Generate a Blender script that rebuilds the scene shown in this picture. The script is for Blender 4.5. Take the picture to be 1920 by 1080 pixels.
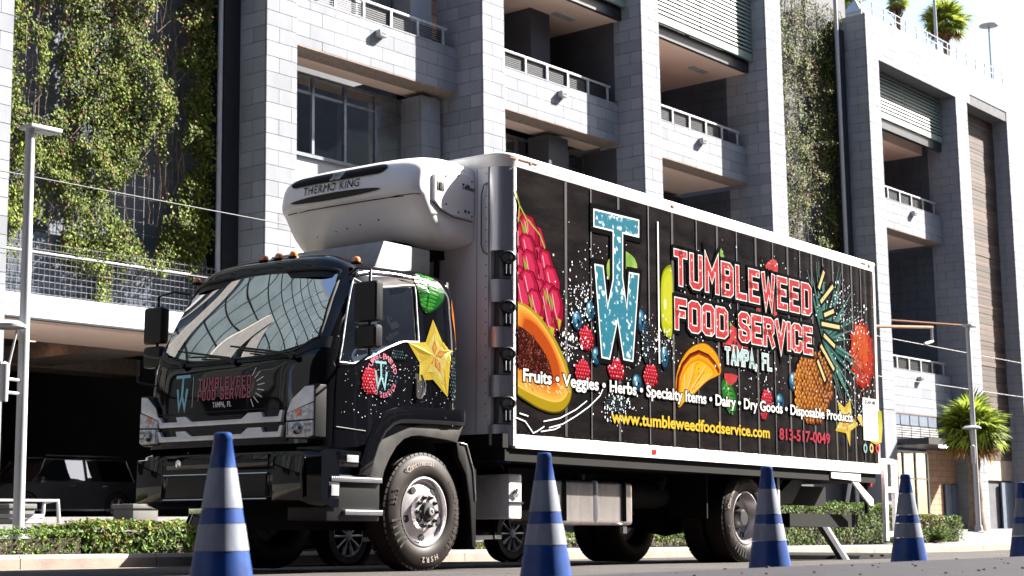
import bpy, bmesh, math, random
from mathutils import Vector, Matrix, noise
random.seed(7)
R_ = math.radians
for o in list(bpy.data.objects): bpy.data.objects.remove(o)
S = bpy.context.scene
COL = S.collection
# ---------------------------------------------------------------- camera
# survey of the place: camera at the origin, +X along the street (away, right), +Y towards the building, +Z up
F_PX = 3054.0
RB = ((0.6226269198, -0.7823951972, -0.0139094950),   # camera right in world
      (0.1074378903, 0.1030785727, -0.9888538353),    # camera down in world
      (0.7751082624, 0.6141926108, 0.1482383836))     # camera forward in world
cam_d = bpy.data.cameras.new('camera'); cam = bpy.data.objects.new('camera', cam_d); COL.objects.link(cam)
cam.matrix_world = Matrix(((RB[0][0], -RB[1][0], -RB[2][0], 0), (RB[0][1], -RB[1][1], -RB[2][1], 0), (RB[0][2], -RB[1][2], -RB[2][2], 0), (0, 0, 0, 1)))
cam_d.sensor_width = 36; cam_d.lens = F_PX / 1920 * 36; cam_d.clip_start = .05; cam_d.clip_end = 2000
cam_d.dof.use_dof = True; cam_d.dof.focus_distance = 14.6; cam_d.dof.aperture_fstop = 5.0
S.camera = cam
S.render.resolution_x = 1024; S.render.resolution_y = 576
# ---------------------------------------------------------------- light
SUN_AZ, SUN_EL = -28.0, 37.0        # azimuth measured from +X towards +Y
w = bpy.data.worlds.new('World'); S.world = w; w.use_nodes = True
nt = w.node_tree; nt.nodes.clear()
sky = nt.nodes.new('ShaderNodeTexSky'); sky.sky_type = 'NISHITA'; sky.sun_disc = False
sky.sun_elevation = R_(SUN_EL); sky.sun_rotation = R_(90 - SUN_AZ); sky.air_density = 1.0; sky.dust_density = 2.0; sky.ozone_density = 1.0
bg = nt.nodes.new('ShaderNodeBackground'); bg.inputs['Strength'].default_value = 0.05
out = nt.nodes.new('ShaderNodeOutputWorld')
nt.links.new(sky.outputs[0], bg.inputs[0]); nt.links.new(bg.outputs[0], out.inputs[0])
sl = bpy.data.lights.new('sun', 'SUN'); sl.energy = 5.0; sl.angle = R_(0.53); sl.color = (1.0, .95, .87)
so = bpy.data.objects.new('sun', sl); COL.objects.link(so)
sd = Vector((math.cos(R_(SUN_EL)) * math.cos(R_(SUN_AZ)), math.cos(R_(SUN_EL)) * math.sin(R_(SUN_AZ)), math.sin(R_(SUN_EL))))
so.rotation_euler = sd.to_track_quat('Z', 'Y').to_euler(); so.location = sd * 60
S.view_settings.view_transform = 'Standard'; S.view_settings.look = 'None'
S.view_settings.exposure = 2.5; S.view_settings.gamma = 1.0; S.view_settings.use_curve_mapping = False
S.render.engine = 'CYCLES'; S.cycles.max_bounces = 6; S.cycles.glossy_bounces = 4; S.cycles.transmission_bounces = 6; S.cycles.transparent_max_bounces = 8
S.cycles.caustics_reflective = False; S.cycles.caustics_refractive = False
# ---------------------------------------------------------------- helpers
def ray(u, v):
    a, b = (u - 960) / F_PX, (v - 540) / F_PX
    return Vector([RB[0][i] * a + RB[1][i] * b + RB[2][i] for i in range(3)])
def onY(u, v, Y): r = ray(u, v); return r * (Y / r.y)
def onX(u, v, X): r = ray(u, v); return r * (X / r.x)
TM = Matrix(((0.9997707086, -0.0181262260, 0.0114004450), (0.0182540921, 0.9997704947, -0.0112136533), (-0.0111945673, 0.0114191869, 0.9998721337)))
TP = Vector((10.769125, 9.541685, -0.3231))
def L(u, v, ax, val):               # point of the truck (its own axes) seen at a place in the photo, on one of its planes
    o = TM.transposed() @ (-TP); d = TM.transposed() @ ray(u, v)
    return o + d * ((val - o[ax]) / d[ax])
def tag(o, label=None, cat=None, group=None, kind=None):
    if label: o['label'] = label
    if cat: o['category'] = cat
    if group: o['group'] = group
    if kind: o['kind'] = kind
    return o
def empty(name, loc=(0, 0, 0), rz=0, label=None, cat=None, group=None, mat=None):
    o = bpy.data.objects.new(name, None); COL.objects.link(o)
    if mat is not None: o.matrix_world = mat
    else: o.location = loc; o.rotation_euler = (0, 0, rz)
    o.empty_display_size = .2
    return tag(o, label, cat, group)
def copy_tree(o, parent=None):
    c = o.copy(); COL.objects.link(c); c.parent = parent
    if parent: c.matrix_parent_inverse = Matrix()
    for ch in list(o.children): copy_tree(ch, c)
    return c
class MB:
    def __init__(s): s.v = []; s.f = []; s.t = []; s.col = None
    def add(s, vs, fs, M=None):
        n = len(s.v)
        s.v += [tuple(M @ Vector(p)) if M is not None else tuple(p) for p in vs]
        s.f += [tuple(i + n for i in f) for f in fs]; return s
    def box(s, a, b, M=None):
        x0, y0, z0 = a; x1, y1, z1 = b
        return s.add([(x0, y0, z0), (x1, y0, z0), (x1, y1, z0), (x0, y1, z0), (x0, y0, z1), (x1, y0, z1), (x1, y1, z1), (x0, y1, z1)],
                     [(0, 3, 2, 1), (4, 5, 6, 7), (0, 1, 5, 4), (1, 2, 6, 5), (2, 3, 7, 6), (3, 0, 4, 7)], M)
    def prism(s, poly, d, ax='y', M=None):      # poly: 2d points; extruded from d[0] to d[1] along ax
        def P(p, t): return {'y': (p[0], t, p[1]), 'x': (t, p[0], p[1]), 'z': (p[0], p[1], t)}[ax]
        n = len(poly); ar = sum(poly[i][0] * poly[(i + 1) % n][1] - poly[(i + 1) % n][0] * poly[i][1] for i in range(n))
        if (ar < 0) != (ax == 'y'): poly = poly[::-1]
        # for x and z axes a counter-clockwise outline looks along +axis; for y it is reversed
        vs = [P(p, d[0]) for p in poly] + [P(p, d[1]) for p in poly]
        fs = [tuple(range(n - 1, -1, -1)), tuple(range(n, 2 * n))] + [(i, (i + 1) % n, n + (i + 1) % n, n + i) for i in range(n)]
        return s.add(vs, fs, M)
    def tube(s, path, r, n=8, cap=True, closed=False):
        path = [Vector(p) for p in path]; m = len(path); rs = r if isinstance(r, (list, tuple)) else [r] * m
        base = len(s.v); ref = None
        for i, p in enumerate(path):
            if closed: t = path[(i + 1) % m] - path[i - 1]
            else: t = path[min(i + 1, m - 1)] - path[max(i - 1, 0)]
            t.normalize()
            if ref is None: ref = Vector((0, 0, 1)) if abs(t.z) < .9 else Vector((1, 0, 0))
            a = t.cross(ref).normalized(); b = t.cross(a).normalized(); ref = -b if b.dot(ref) < 0 else b
            a = t.cross(ref).normalized(); b = ref - t * ref.dot(t); b.normalize(); ref = b
            for k in range(n):
                th = 2 * math.pi * k / n; s.v.append(tuple(p + a * (rs[i] * math.cos(th)) + b * (rs[i] * math.sin(th))))
        for i in range(m if closed else m - 1):
            j = (i + 1) % m
            for k in range(n):
                k2 = (k + 1) % n; s.f.append((base + i * n + k, base + i * n + k2, base + j * n + k2, base + j * n + k))
        if cap and not closed:
            s.f.append(tuple(base + k for k in range(n - 1, -1, -1))); s.f.append(tuple(base + (m - 1) * n + k for k in range(n)))
        return s
    def lathe(s, prof, n=32, M=None, ang=2 * math.pi):     # prof (r, z) about z
        full = abs(ang - 2 * math.pi) < 1e-6; c = n if full else n + 1; vs = []; fs = []
        for (r, z) in prof:
            for k in range(c): th = ang * k / n; vs.append((r * math.cos(th), r * math.sin(th), z))
        for i in range(len(prof) - 1):
            for k in range(n):
                k2 = (k + 1) % c; fs.append((i * c + k, i * c + k2, (i + 1) * c + k2, (i + 1) * c + k))
        return s.add(vs, fs, M)
    def grid(s, G, skip=None, flip=False):
        m, n = len(G), len(G[0]); vs = [p for r in G for p in r]; fs = []
        for i in range(m - 1):
            for j in range(n - 1):
                if skip and skip(i, j): continue
                q = (i * n + j, i * n + j + 1, (i + 1) * n + j + 1, (i + 1) * n + j)
                fs.append(q[::-1] if flip else q)
        return s.add(vs, fs)
    def build(s, name, mat, parent=None, smooth=None, kind=None, bevel=None, bevseg=2, fix=False, tris=None):
        me = bpy.data.meshes.new(name); me.from_pydata(s.v, [], s.f)
        if mat is not None: me.materials.append(mat)
        if fix or bevel:
            bm = bmesh.new(); bm.from_mesh(me)
            if fix: bmesh.ops.remove_doubles(bm, verts=bm.verts, dist=1e-5); bmesh.ops.recalc_face_normals(bm, faces=bm.faces)
            if bevel:
                es = [e for e in bm.edges if len(e.link_faces) == 2 and e.calc_face_angle(0) > R_(28)]
                try: bmesh.ops.bevel(bm, geom=es, offset=bevel, segments=bevseg, profile=.6, affect='EDGES', clamp_overlap=True)
                except Exception: pass
            bm.to_mesh(me); bm.free()
        if smooth or bevel:
            me.shade_smooth(); me.set_sharp_from_angle(angle=R_(smooth or 35))
        if s.col:
            ca = me.attributes.new('tint', 'FLOAT', 'FACE')
            for i, c in enumerate(s.col): ca.data[i].value = c
        return link(name, me, parent, kind)
def link(name, me, parent=None, kind=None):
    o = bpy.data.objects.new(name, me); COL.objects.link(o)
    if parent: o.parent = parent
    if kind: o['kind'] = kind
    return o
# ---------------------------------------------------------------- materials
def mat(name, c, rough=.6, metal=0, var=.12, vs=3.0, bump=0, bs=40, coat=0, spec=.5, c2=None, rand=0, emit=None, tint=0, tr=0, stretch=None, var2=0, rv=0, world=False):
    m = bpy.data.materials.new(name); m.use_nodes = True; n = m.node_tree.nodes; l = m.node_tree.links
    b = n['Principled BSDF']; b.inputs['Roughness'].default_value = rough; b.inputs['Metallic'].default_value = metal
    b.inputs['Specular IOR Level'].default_value = spec; b.inputs['Coat Weight'].default_value = coat; b.inputs['Coat Roughness'].default_value = .04
    if tr: b.inputs['Transmission Weight'].default_value = tr
    tc = n.new('ShaderNodeTexCoord'); mp = n.new('ShaderNodeMapping'); geo = n.new('ShaderNodeNewGeometry'); l.new(geo.outputs['Position'] if world else tc.outputs['Object'], mp.inputs[0])
    if stretch: mp.inputs['Scale'].default_value = stretch
    nz = n.new('ShaderNodeTexNoise'); nz.inputs['Scale'].default_value = vs; nz.inputs['Detail'].default_value = 6; nz.inputs['Roughness'].default_value = .62
    l.new(mp.outputs[0], nz.inputs['Vector'])
    mx = n.new('ShaderNodeMix'); mx.data_type = 'RGBA'
    c2 = c2 or tuple(max(0, x * (1 - 2 * var)) for x in c); c1 = c if c2 is not None and var2 else tuple(min(1, x * (1 + (0 if var2 else var))) for x in c)
    mx.inputs[6].default_value = (*c1, 1); mx.inputs[7].default_value = (*c2, 1)
    rp = n.new('ShaderNodeMapRange'); rp.inputs[1].default_value = .35; rp.inputs[2].default_value = .68
    l.new(nz.outputs['Fac'], rp.inputs[0]); l.new(rp.outputs[0], mx.inputs[0]); last = mx.outputs[2]
    if rand or tint:
        hs = n.new('ShaderNodeHueSaturation'); l.new(last, hs.inputs['Color']); mr = n.new('ShaderNodeMapRange')
        if rand:
            oi = n.new('ShaderNodeObjectInfo'); l.new(oi.outputs['Random'], mr.inputs[0]); a = rand
        else:
            at = n.new('ShaderNodeAttribute'); at.attribute_name = 'tint'; l.new(at.outputs['Fac'], mr.inputs[0]); a = tint
        mr.inputs[3].default_value = 1 - a; mr.inputs[4].default_value = 1 + a
        l.new(mr.outputs[0], hs.inputs['Value']); last = hs.outputs[0]
    l.new(last, b.inputs['Base Color'])
    if rv:
        r2 = n.new('ShaderNodeMapRange'); r2.inputs[3].default_value = max(.02, rough - rv); r2.inputs[4].default_value = rough + rv
        l.new(nz.outputs['Fac'], r2.inputs[0]); l.new(r2.outputs[0], b.inputs['Roughness'])
    if bump:
        bn = n.new('ShaderNodeTexNoise'); bn.inputs['Scale'].default_value = bs; bn.inputs['Detail'].default_value = 5; l.new(mp.outputs[0], bn.inputs['Vector'])
        bp = n.new('ShaderNodeBump'); bp.inputs['Strength'].default_value = bump; bp.inputs['Distance'].default_value = .01
        l.new(bn.outputs['Fac'], bp.inputs['Height']); l.new(bp.outputs[0], b.inputs['Normal'])
    if emit: b.inputs['Emission Color'].default_value = (*emit[0], 1); b.inputs['Emission Strength'].default_value = emit[1]
    return m
def ramp_mat(name, stops, scale=8, kind='noise', rough=.35, thr=None, seed=0, dist=0, stretch=None, detail=3):
    m = bpy.data.materials.new(name); m.use_nodes = True; n = m.node_tree.nodes; l = m.node_tree.links
    b = n['Principled BSDF']; b.inputs['Roughness'].default_value = rough; b.inputs['Specular IOR Level'].default_value = .12
    tc = n.new('ShaderNodeTexCoord'); mp = n.new('ShaderNodeMapping'); mp.inputs['Location'].default_value = (seed, 0, seed * .7)
    if stretch: mp.inputs['Scale'].default_value = stretch
    l.new(tc.outputs['Object'], mp.inputs[0])
    if kind == 'noise':
        t = n.new('ShaderNodeTexNoise'); t.inputs['Detail'].default_value = detail; t.inputs['Distortion'].default_value = dist; o = t.outputs['Fac']
    else:
        t = n.new('ShaderNodeTexVoronoi'); t.feature = 'F1'; o = t.outputs['Distance']
    t.inputs['Scale'].default_value = scale; l.new(mp.outputs[0], t.inputs['Vector'])
    cr = n.new('ShaderNodeValToRGB'); e = cr.color_ramp.elements
    while len(e) < len(stops): e.new(.5)
    for i, (p, c) in enumerate(stops): e[i].position = p; e[i].color = (c[0] * .33, c[1] * .30, c[2] * .30, 1)
    l.new(o, cr.inputs[0]); l.new(cr.outputs[0], b.inputs['Base Color'])
    return m
def glass_mat(name, c, rough=.02, alpha=.55, spec=1.0, wav=.06):
    m = bpy.data.materials.new(name); m.use_nodes = True; n = m.node_tree.nodes; l = m.node_tree.links
    n.clear(); o = n.new('ShaderNodeOutputMaterial'); g = n.new('ShaderNodeBsdfGlossy'); g.inputs['Roughness'].default_value = rough
    t = n.new('ShaderNodeBsdfTransparent'); t.inputs[0].default_value = (*c, 1)
    fr = n.new('ShaderNodeLayerWeight'); fr.inputs['Blend'].default_value = .5
    mr = n.new('ShaderNodeMapRange'); mr.inputs[3].default_value = 1 - alpha; mr.inputs[4].default_value = 1.0
    nz = n.new('ShaderNodeTexNoise'); nz.inputs['Scale'].default_value = 1.3; tc = n.new('ShaderNodeTexCoord'); l.new(tc.outputs['Object'], nz.inputs['Vector'])
    bp = n.new('ShaderNodeBump'); bp.inputs['Strength'].default_value = wav; bp.inputs['Distance'].default_value = .02; l.new(nz.outputs['Fac'], bp.inputs['Height']); l.new(bp.outputs[0], g.inputs['Normal'])
    mx = n.new('ShaderNodeMixShader'); l.new(fr.outputs['Fresnel'], mr.inputs[0]); l.new(mr.outputs[0], mx.inputs[0])
    l.new(t.outputs[0], mx.inputs[1]); l.new(g.outputs[0], mx.inputs[2]); l.new(mx.outputs[0], o.inputs[0])
    return m
def block_mat(name, c, c2, rand=.12, vs=1.2, rough=.85, spec=.2):
    return mat(name, c, rough, var=0, vs=vs, bump=.3, bs=30, c2=c2, rand=rand, spec=spec, world=True, stretch=(1, 1, .35))
M = {}
M['asphalt'] = mat('asphalt', (.066, .056, .052), .88, var=0, vs=.9, bump=1.0, bs=160, c2=(.032, .029, .03), spec=.3)
M['concrete'] = mat('concrete', (.28, .24, .20), .85, var=0, vs=2.2, bump=.5, bs=70, c2=(.19, .15, .125))
M['walk'] = mat('walk concrete', (.135, .13, .125), .85, var=0, vs=1.5, bump=.5, bs=90, c2=(.10, .096, .094))
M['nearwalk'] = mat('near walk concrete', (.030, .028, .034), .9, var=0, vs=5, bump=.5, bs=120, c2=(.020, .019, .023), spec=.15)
M['gutter'] = mat('gutter', (.2, .15, .1), .9, vs=8, c2=(.09, .07, .055))
M['soil'] = mat('soil', (.05, .035, .025), .95, vs=6)
M['block'] = block_mat('grey block', (.25, .26, .29), (.20, .21, .235), .13)
M['joint'] = mat('joint mortar', (.10, .10, .11), .95)
M['ceil'] = mat('ceiling render', (.88, .66, .55), .8, var=.03, vs=.6)
M['beam'] = mat('sprayed beam', (.30, .23, .19), .95, var=.1, vs=9, bump=.8, bs=45, c2=(.20, .15, .13))
M['white'] = mat('white render', (.42, .44, .48), .7, var=.04, vs=.8, bump=.1)
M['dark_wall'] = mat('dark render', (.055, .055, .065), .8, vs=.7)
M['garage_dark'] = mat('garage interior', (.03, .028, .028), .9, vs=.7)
M['dark_metal'] = mat('dark metal', (.02, .022, .028), .45, .3)
M['frame'] = mat('window frame metal', (.22, .24, .28), .35, .8)
M['rail'] = mat('rail metal', (.42, .43, .45), .45, .0)
M['louvre'] = mat('pale green louvre', (.19, .25, .215), .55, .0, var=.05)
M['lamp'] = mat('lamp post paint', (.38, .38, .40), .4, .1, var=.04)
M['glass'] = glass_mat('window glass', (.10, .15, .14), .01, .42, wav=.02)
M['tile'] = block_mat('slate tile', (.075, .09, .115), (.055, .065, .085), .12)
M['wire'] = mat('wire', (.22, .22, .24), .5, .0)
M['cable'] = mat('cable', (.10, .10, .11), .6)
M['rust'] = mat('rust', (.22, .09, .04), .85)
M['tan'] = block_mat('tan stone', (.42, .27, .18), (.34, .21, .14), .12)
M['cream_stone_lit_board'] = mat('cream stone and sunlit board', (.32, .25, .19), .8, vs=2, rand=.1)  # cream also stands for the sunlit strip of the wood boards
M['board'] = mat('shaded weathered board', (.085, .052, .038), .8, var=0, vs=2.5, rand=.45, stretch=(.25, 1, 4), c2=(.035, .022, .018), bump=.3)
M['bluedoor'] = mat('slate blue door', (.10, .13, .18), .5)
M['trunk'] = mat('palm bark', (.20, .14, .10), .95, vs=8, bump=.8, bs=25, c2=(.10, .07, .05))
def leafmat(name, a, b_, tr=.25):
    m = mat(name, a, .55, var=0, vs=1.5, c2=b_, tint=.85, spec=.10); m.node_tree.nodes['Principled BSDF'].inputs['Subsurface Weight'].default_value = 0
    n = m.node_tree.nodes; l = m.node_tree.links; b = n['Principled BSDF']; t = n.new('ShaderNodeBsdfTranslucent')
    src = b.inputs['Base Color'].links[0].from_socket; l.new(src, t.inputs[0]); mx = n.new('ShaderNodeMixShader'); mx.inputs[0].default_value = tr
    l.new(b.outputs[0], mx.inputs[1]); l.new(t.outputs[0], mx.inputs[2]); l.new(mx.outputs[0], n['Material Output'].inputs[0]); return m
M['ivy'] = leafmat('ivy leaf', (.13, .165, .022), (.045, .075, .010), .2)
M['ivy_red'] = leafmat('dry vine leaf', (.15, .07, .04), (.10, .055, .03), .15)
M['hedge'] = leafmat('hedge leaf', (.11, .17, .03), (.055, .10, .02), .2)
M['hedge_red'] = leafmat('new hedge leaf', (.22, .13, .03), (.16, .07, .03), .2)
M['palm'] = leafmat('palm leaf', (.14, .22, .03), (.27, .29, .04), .35)
M['palmdry'] = leafmat('dry palm leaf', (.28, .16, .04), (.20, .10, .04), .2)
# truck
M['black'] = mat('black gloss paint', (.003, .003, .004), .4, 0, var=.05, coat=1.0, spec=.0)
M['blackpl'] = mat('black plastic', (.006, .006, .0065), .4, spec=.3)
M['chassis'] = mat('chassis black', (.005, .0045, .0045), .75, spec=.15)
M['grime'] = mat('faded black fender', (.045, .04, .038), .5, var=0, vs=6, c2=(.016, .015, .015), spec=.35)
M['tkwhite'] = mat('white cowl', (.84, .83, .835), .35, coat=.3, var=.03, vs=2, bump=.04, bs=8)
M['boxwhite'] = mat('white painted sheet', (.84, .82, .83), .4, var=.05, vs=1.4)
M['railwhite'] = mat('white rail', (.80, .80, .80), .45, var=.04, vs=3, c2=(.68, .66, .65))
M['silver'] = mat('brushed aluminium', (.62, .62, .66), .32, .85, var=.05, vs=4, stretch=(6, 6, .4))
M['darksilver'] = mat('dark aluminium', (.20, .20, .23), .35, .8)
M['chrome'] = mat('chrome', (.80, .80, .83), .14, 1.0, var=.02)
M['grille'] = mat('satin silver', (.80, .80, .82), .3, .25)
M['panel'] = mat('dark brown wrap', (.004, .0035, .004), .2, var=0, vs=2.0, c2=(.011, .0085, .0085), stretch=(.8, 1, 3), spec=.09, rv=.07, bump=.25, bs=5)
M['rivet'] = mat('rivet', (.42, .42, .42), .35, .6)
M['tyre'] = mat('tyre rubber', (.014, .010, .0095), .55, var=0, vs=5, c2=(.026, .019, .017), spec=.16)
M['wheelsteel'] = mat('painted steel rim', (.52, .50, .53), .3, .55, vs=5, c2=(.40, .36, .36))
M['hubblack'] = mat('hub black', (.012, .012, .012), .5)
M['letter'] = mat('pale raised rubber', (.22, .17, .15), .7)
M['cargl'] = glass_mat('vehicle glass', (.30, .38, .38), .005, .82)
M['wsglass'] = glass_mat('windscreen glass', (.60, .72, .72), .004, .86, wav=.004)
M['lampinner'] = mat('lamp reflector', (.95, .95, .97), .3, .0, var=0, vs=30, c2=(.35, .35, .38))
M['lens'] = mat('clear lens', (.75, .76, .8), .06, .6, coat=1)
M['amber'] = mat('amber lens', (.80, .20, .015), .2, coat=1)
M['redlens'] = mat('red lens', (.6, .02, .02), .25, coat=1)
M['seat'] = mat('grey seat cloth', (.16, .16, .16), .9)
M['tank'] = mat('polished tank', (.60, .55, .53), .27, .85, vs=3, stretch=(5, 5, .5))
M['coneblue'] = mat('blue cone plastic', (.003, .042, .20), .42, coat=.15, spec=.3, var=0, vs=11, c2=(.003, .022, .11))
M['conewhite'] = mat('reflective band', (.20, .22, .27), .42, .0, var=0, vs=14, c2=(.12, .13, .17), spec=.4, stretch=(1, 1, .35))
M['red_print'] = ramp_mat('red print', [(.0, (.58, .02, .03)), (.62, (.66, .035, .05)), (.67, (1.5, 1.2, 1.1))], 22, detail=8)
M['teal_print'] = ramp_mat('teal print', [(.0, (.012, .22, .34)), (.58, (.016, .27, .40)), (.66, (1.2, 1.5, 1.6))], 16, detail=8)
M['pink_lifted'] = mat('pink lettering lifted for shade', (.85, .20, .30), .4)  # brightening for the shaded cab front is put into these lettering colours
M['teal_lifted'] = mat('teal lettering lifted for shade', (.30, .70, .82), .4)
M['white_lifted'] = mat('white lettering lifted for shade', (.85, .85, .85), .4)
M['white_print'] = mat('white print', (.42, .42, .41), .4, var=.03, spec=.12)
M['black_print'] = mat('black print', (.003, .003, .0035), .2, var=.03, spec=.06)
M['cream_print'] = mat('cream print', (.30, .24, .10), .4, var=.03, spec=.12)
M['yellow_print'] = mat('yellow print', (.33, .22, .012), .4, var=.03, spec=.12)
M['redtext'] = mat('crimson print', (.20, .008, .022), .4, spec=.12)
M['tealtext'] = mat('pale teal print', (.13, .24, .26), .4, spec=.12)
M['pinktext'] = mat('pink print', (.34, .06, .10), .4)
# ================================================================ ground, street, kerbs
def gz(x, y):
    near = -.323 - .0038 * (min(max(x, -20), 40) - 4.15); far = -.323 - .0098 * (min(max(x, -5), 34) - 10.77)
    t = min(1, max(0, (y - 5) / 4.5)); return near * (1 - t) + far * t
def wz(x, y):                       # far pavement
    k = gz(x, 15) + .15; t = min(1, max(0, (y - 15.2) / 2.6)); z = k * (1 - t) - .165 * t
    if x < 28.5: t = min(1, max(0, (y - 19) / 8)) * min(1, (28.5 - x) / 1.5); z = z * (1 - t) + .42 * t
    return z
def near_z(x): return gz(x, 4.2) + .15
def sheet(name, xs, ys, fz, m, kind='structure'):
    G = [[(x, y, fz(x, y)) for x in xs] for y in ys]
    b = MB(); b.grid(G); return b.build(name, m, kind=kind, smooth=60)
fr = lambda a, b, n: [a + (b - a) * i / n for i in range(n + 1)]
sheet('road', fr(-40, 160, 100), [4.0, 4.3, 5, 6.5, 8, 9.5, 11, 13, 14.45], gz, M['asphalt'])
sheet('gutter', fr(-40, 160, 100), [14.45, 15.0], lambda x, y: gz(x, y) + .001, M['gutter'])
xs = [-40 + i * 2 for i in range(26)] + [12 + i * 1.0 for i in range(60)] + [72 + 4 * i for i in range(24)]
sheet('far_pavement', xs, [15.12, 15.5, 16.2, 17, 17.8, 19, 21, 23, 25, 27, 30, 34, 60], wz, M['walk'])
sheet('ground', fr(-400, 900, 13), fr(-400, 900, 13), lambda x, y: -.75, M['asphalt'])
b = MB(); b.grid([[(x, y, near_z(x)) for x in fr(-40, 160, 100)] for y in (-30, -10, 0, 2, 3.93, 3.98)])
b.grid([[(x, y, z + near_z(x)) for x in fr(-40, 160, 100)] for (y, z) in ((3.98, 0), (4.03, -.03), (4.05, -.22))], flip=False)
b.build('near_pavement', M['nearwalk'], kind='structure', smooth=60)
k = empty('far_kerb', (0, 15, 0)); tag(k, kind='structure')
x = -6.0; i = 0; kb = {}
while x < 60:                        # kerb stones, each one a piece
    ln = 1.83; a = MB(); z0 = gz(x, 15); z1 = gz(x + ln, 15)
    prof = [(0, -.25), (.012, .11), (.045, .15), (.17, .155), (.17, -.25)]
    pts = [(x + .006, 15 - 15 + p[0], z0 + p[1]) for p in prof] + [(x + ln - .006, p[0], z1 + p[1]) for p in prof]
    a.add(pts, [(0, 1, 2, 3, 4), (9, 8, 7, 6, 5)] + [(j, j + 5, (j + 1) % 5 + 5, (j + 1) % 5) for j in range(5)])
    a.build('kerb_stone', M['concrete'], k, fix=True); x += ln; i += 1
# ================================================================ building blocks
UNIT = {}
def unit_box(sx, sy, sz, m):
    key = (round(sx, 3), round(sy, 3), round(sz, 3), m.name)
    if key not in UNIT:
        b = MB().box((-sx / 2, -sy / 2, -sz / 2), (sx / 2, sy / 2, sz / 2)); me = bpy.data.meshes.new('block'); me.from_pydata(b.v, [], b.f); me.materials.append(m); UNIT[key] = me
    return UNIT[key]
class Blocks:
    def __init__(s, root, m): s.root = root; s.m = m; s.L = []
    def face(s, parent, ax, u0, u1, pl, z0, z1, h=.4225, ln=.92, zref=13.47, th=.05, m=None, name='block', gap=.014, vis=True):
        n0 = math.floor((z0 - zref) / h + 1e-6); z = zref + n0 * h; row = n0
        while z < z1 - 1e-3:
            a, c = max(z, z0), min(z + h, z1)
            if c - a > .05:
                x = u0 - (0 if row % 2 == 0 else ln / 2)
                while x < u1 - 1e-3:
                    p, q = max(x, u0), min(x + ln, u1)
                    if q - p > .08:
                        w_ = q - p - gap; hh = c - a - gap; d = random.uniform(0, .006)
                        if ax == 'y': cen = ((p + q) / 2, pl + th / 2 - d, (a + c) / 2); sz = (w_, th, hh)
                        else: cen = (pl + th / 2 - d, (p + q) / 2, (a + c) / 2); sz = (th, w_, hh)
                        f = RB[2][0] * cen[0] + RB[2][1] * cen[1] + RB[2][2] * cen[2]
                        px = 960 + F_PX * (RB[0][0] * cen[0] + RB[0][1] * cen[1] + RB[0][2] * cen[2]) / f; py = 540 + F_PX * (RB[1][0] * cen[0] + RB[1][1] * cen[1] + RB[1][2] * cen[2]) / f
                        sc = (q - p) * (c - a) / f / f * (1.5 if ax == 'y' else 1)
                        if not vis or px < -80 or px > 2000 or py < -80 or (540 < px < 1650 and py > 480 + (px - 1650) * .29) : sc *= .01
                        s.L.append((sc, cen, sz, parent, m or s.m, name))
                    x += ln
            z += h; row += 1
    def finish(s, cap=300, stuffname='further_blocks'):
        s.L.sort(key=lambda t: -t[0]); bb = {}
        for i, (sc, cen, sz, par, m, name) in enumerate(s.L):
            if i < cap:
                o = link(name, unit_box(*sz, m), par); o.location = cen
            else: bb.setdefault(m.name, (MB(), m))[0].box([cen[j] - sz[j] / 2 for j in range(3)], [cen[j] + sz[j] / 2 for j in range(3)])
        for k_, (b, m) in bb.items(): b.build(stuffname, m, s.root, kind='stuff')
def bxo(name, a, b, m, parent, **k): return MB().box(a, b).build(name, m, parent, **k)
def pillar(B, root, x0, x1, y0, y1, z0, z1, zb0, zb1, name='pillar', side=True, bside=True):
    p = bxo(name, (x0 + .03, y0 + .03, z0), (x1 - .01, y1, z1), M['joint'], root)
    for (a, c) in ((z0, zb0), (zb1, z1)):
        if c - a > .1: bxo('plain_facing', (x0, y0, a + .002), (x1, y1 - .01, c - .002), M['block'], p)
    B.face(p, 'y', x0, x1, y0, zb0, zb1)
    if side: B.face(p, 'x', y0 + .055, y1, x0, zb0, zb1)
    return p
def guard(root, x0, x1, y, z0, z1, n=7):
    g = MB(); g.box((x0, y - .03, z1 - .07), (x1, y + .04, z1)); r = g.build('guard_rail', M['rail'], root, bevel=.01)
    for i in range(n):
        x = x0 + (x1 - x0) * (i + .15) / (n - .7); bxo('post', (x - .04, y - .025, z0), (x + .04, y + .03, z1 - .072), M['rail'], r)
    for i in range(7):
        z = z0 + .06 + i * (z1 - z0 - .16) / 7; bxo('slat', (x0, y + .05, z), (x1, y + .075, z + .035), M['dark_metal'], r)
def wall_light(root, x, y, z):
    l = bxo('wall_light', (x - .16, y - .22, z), (x + .16, y - .004, z + .2), M['lamp'], root, bevel=.012)
    bxo('light_slot', (x - .11, y - .226, z + .05), (x + .11, y - .21, z + .14), M['dark_metal'], l)
def parapet(B, root, x0, x1, y, z0, z1, rail=True, lx=None):
    p = bxo('parapet', (x0, y + .03, z0 + .004), (x1, y + .8, z1), M['joint'], root)
    bxo('beam_soffit', (x0, y + .002, z0 - .03), (x1, y + .8, z0 + .003), M['beam'], p)
    B.face(p, 'y', x0, x1, y, z0, z1, ln=1.0)
    bxo('coping', (x0, y - .012, z1 + .001), (x1, y + .3, z1 + .04), M['block'], p)
    if rail: guard(root, x0 + .05, x1 - .35, y + .12, z1 + .04, z1 + .66)
    if lx: wall_light(root, lx, y, z1 - .42)
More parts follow.
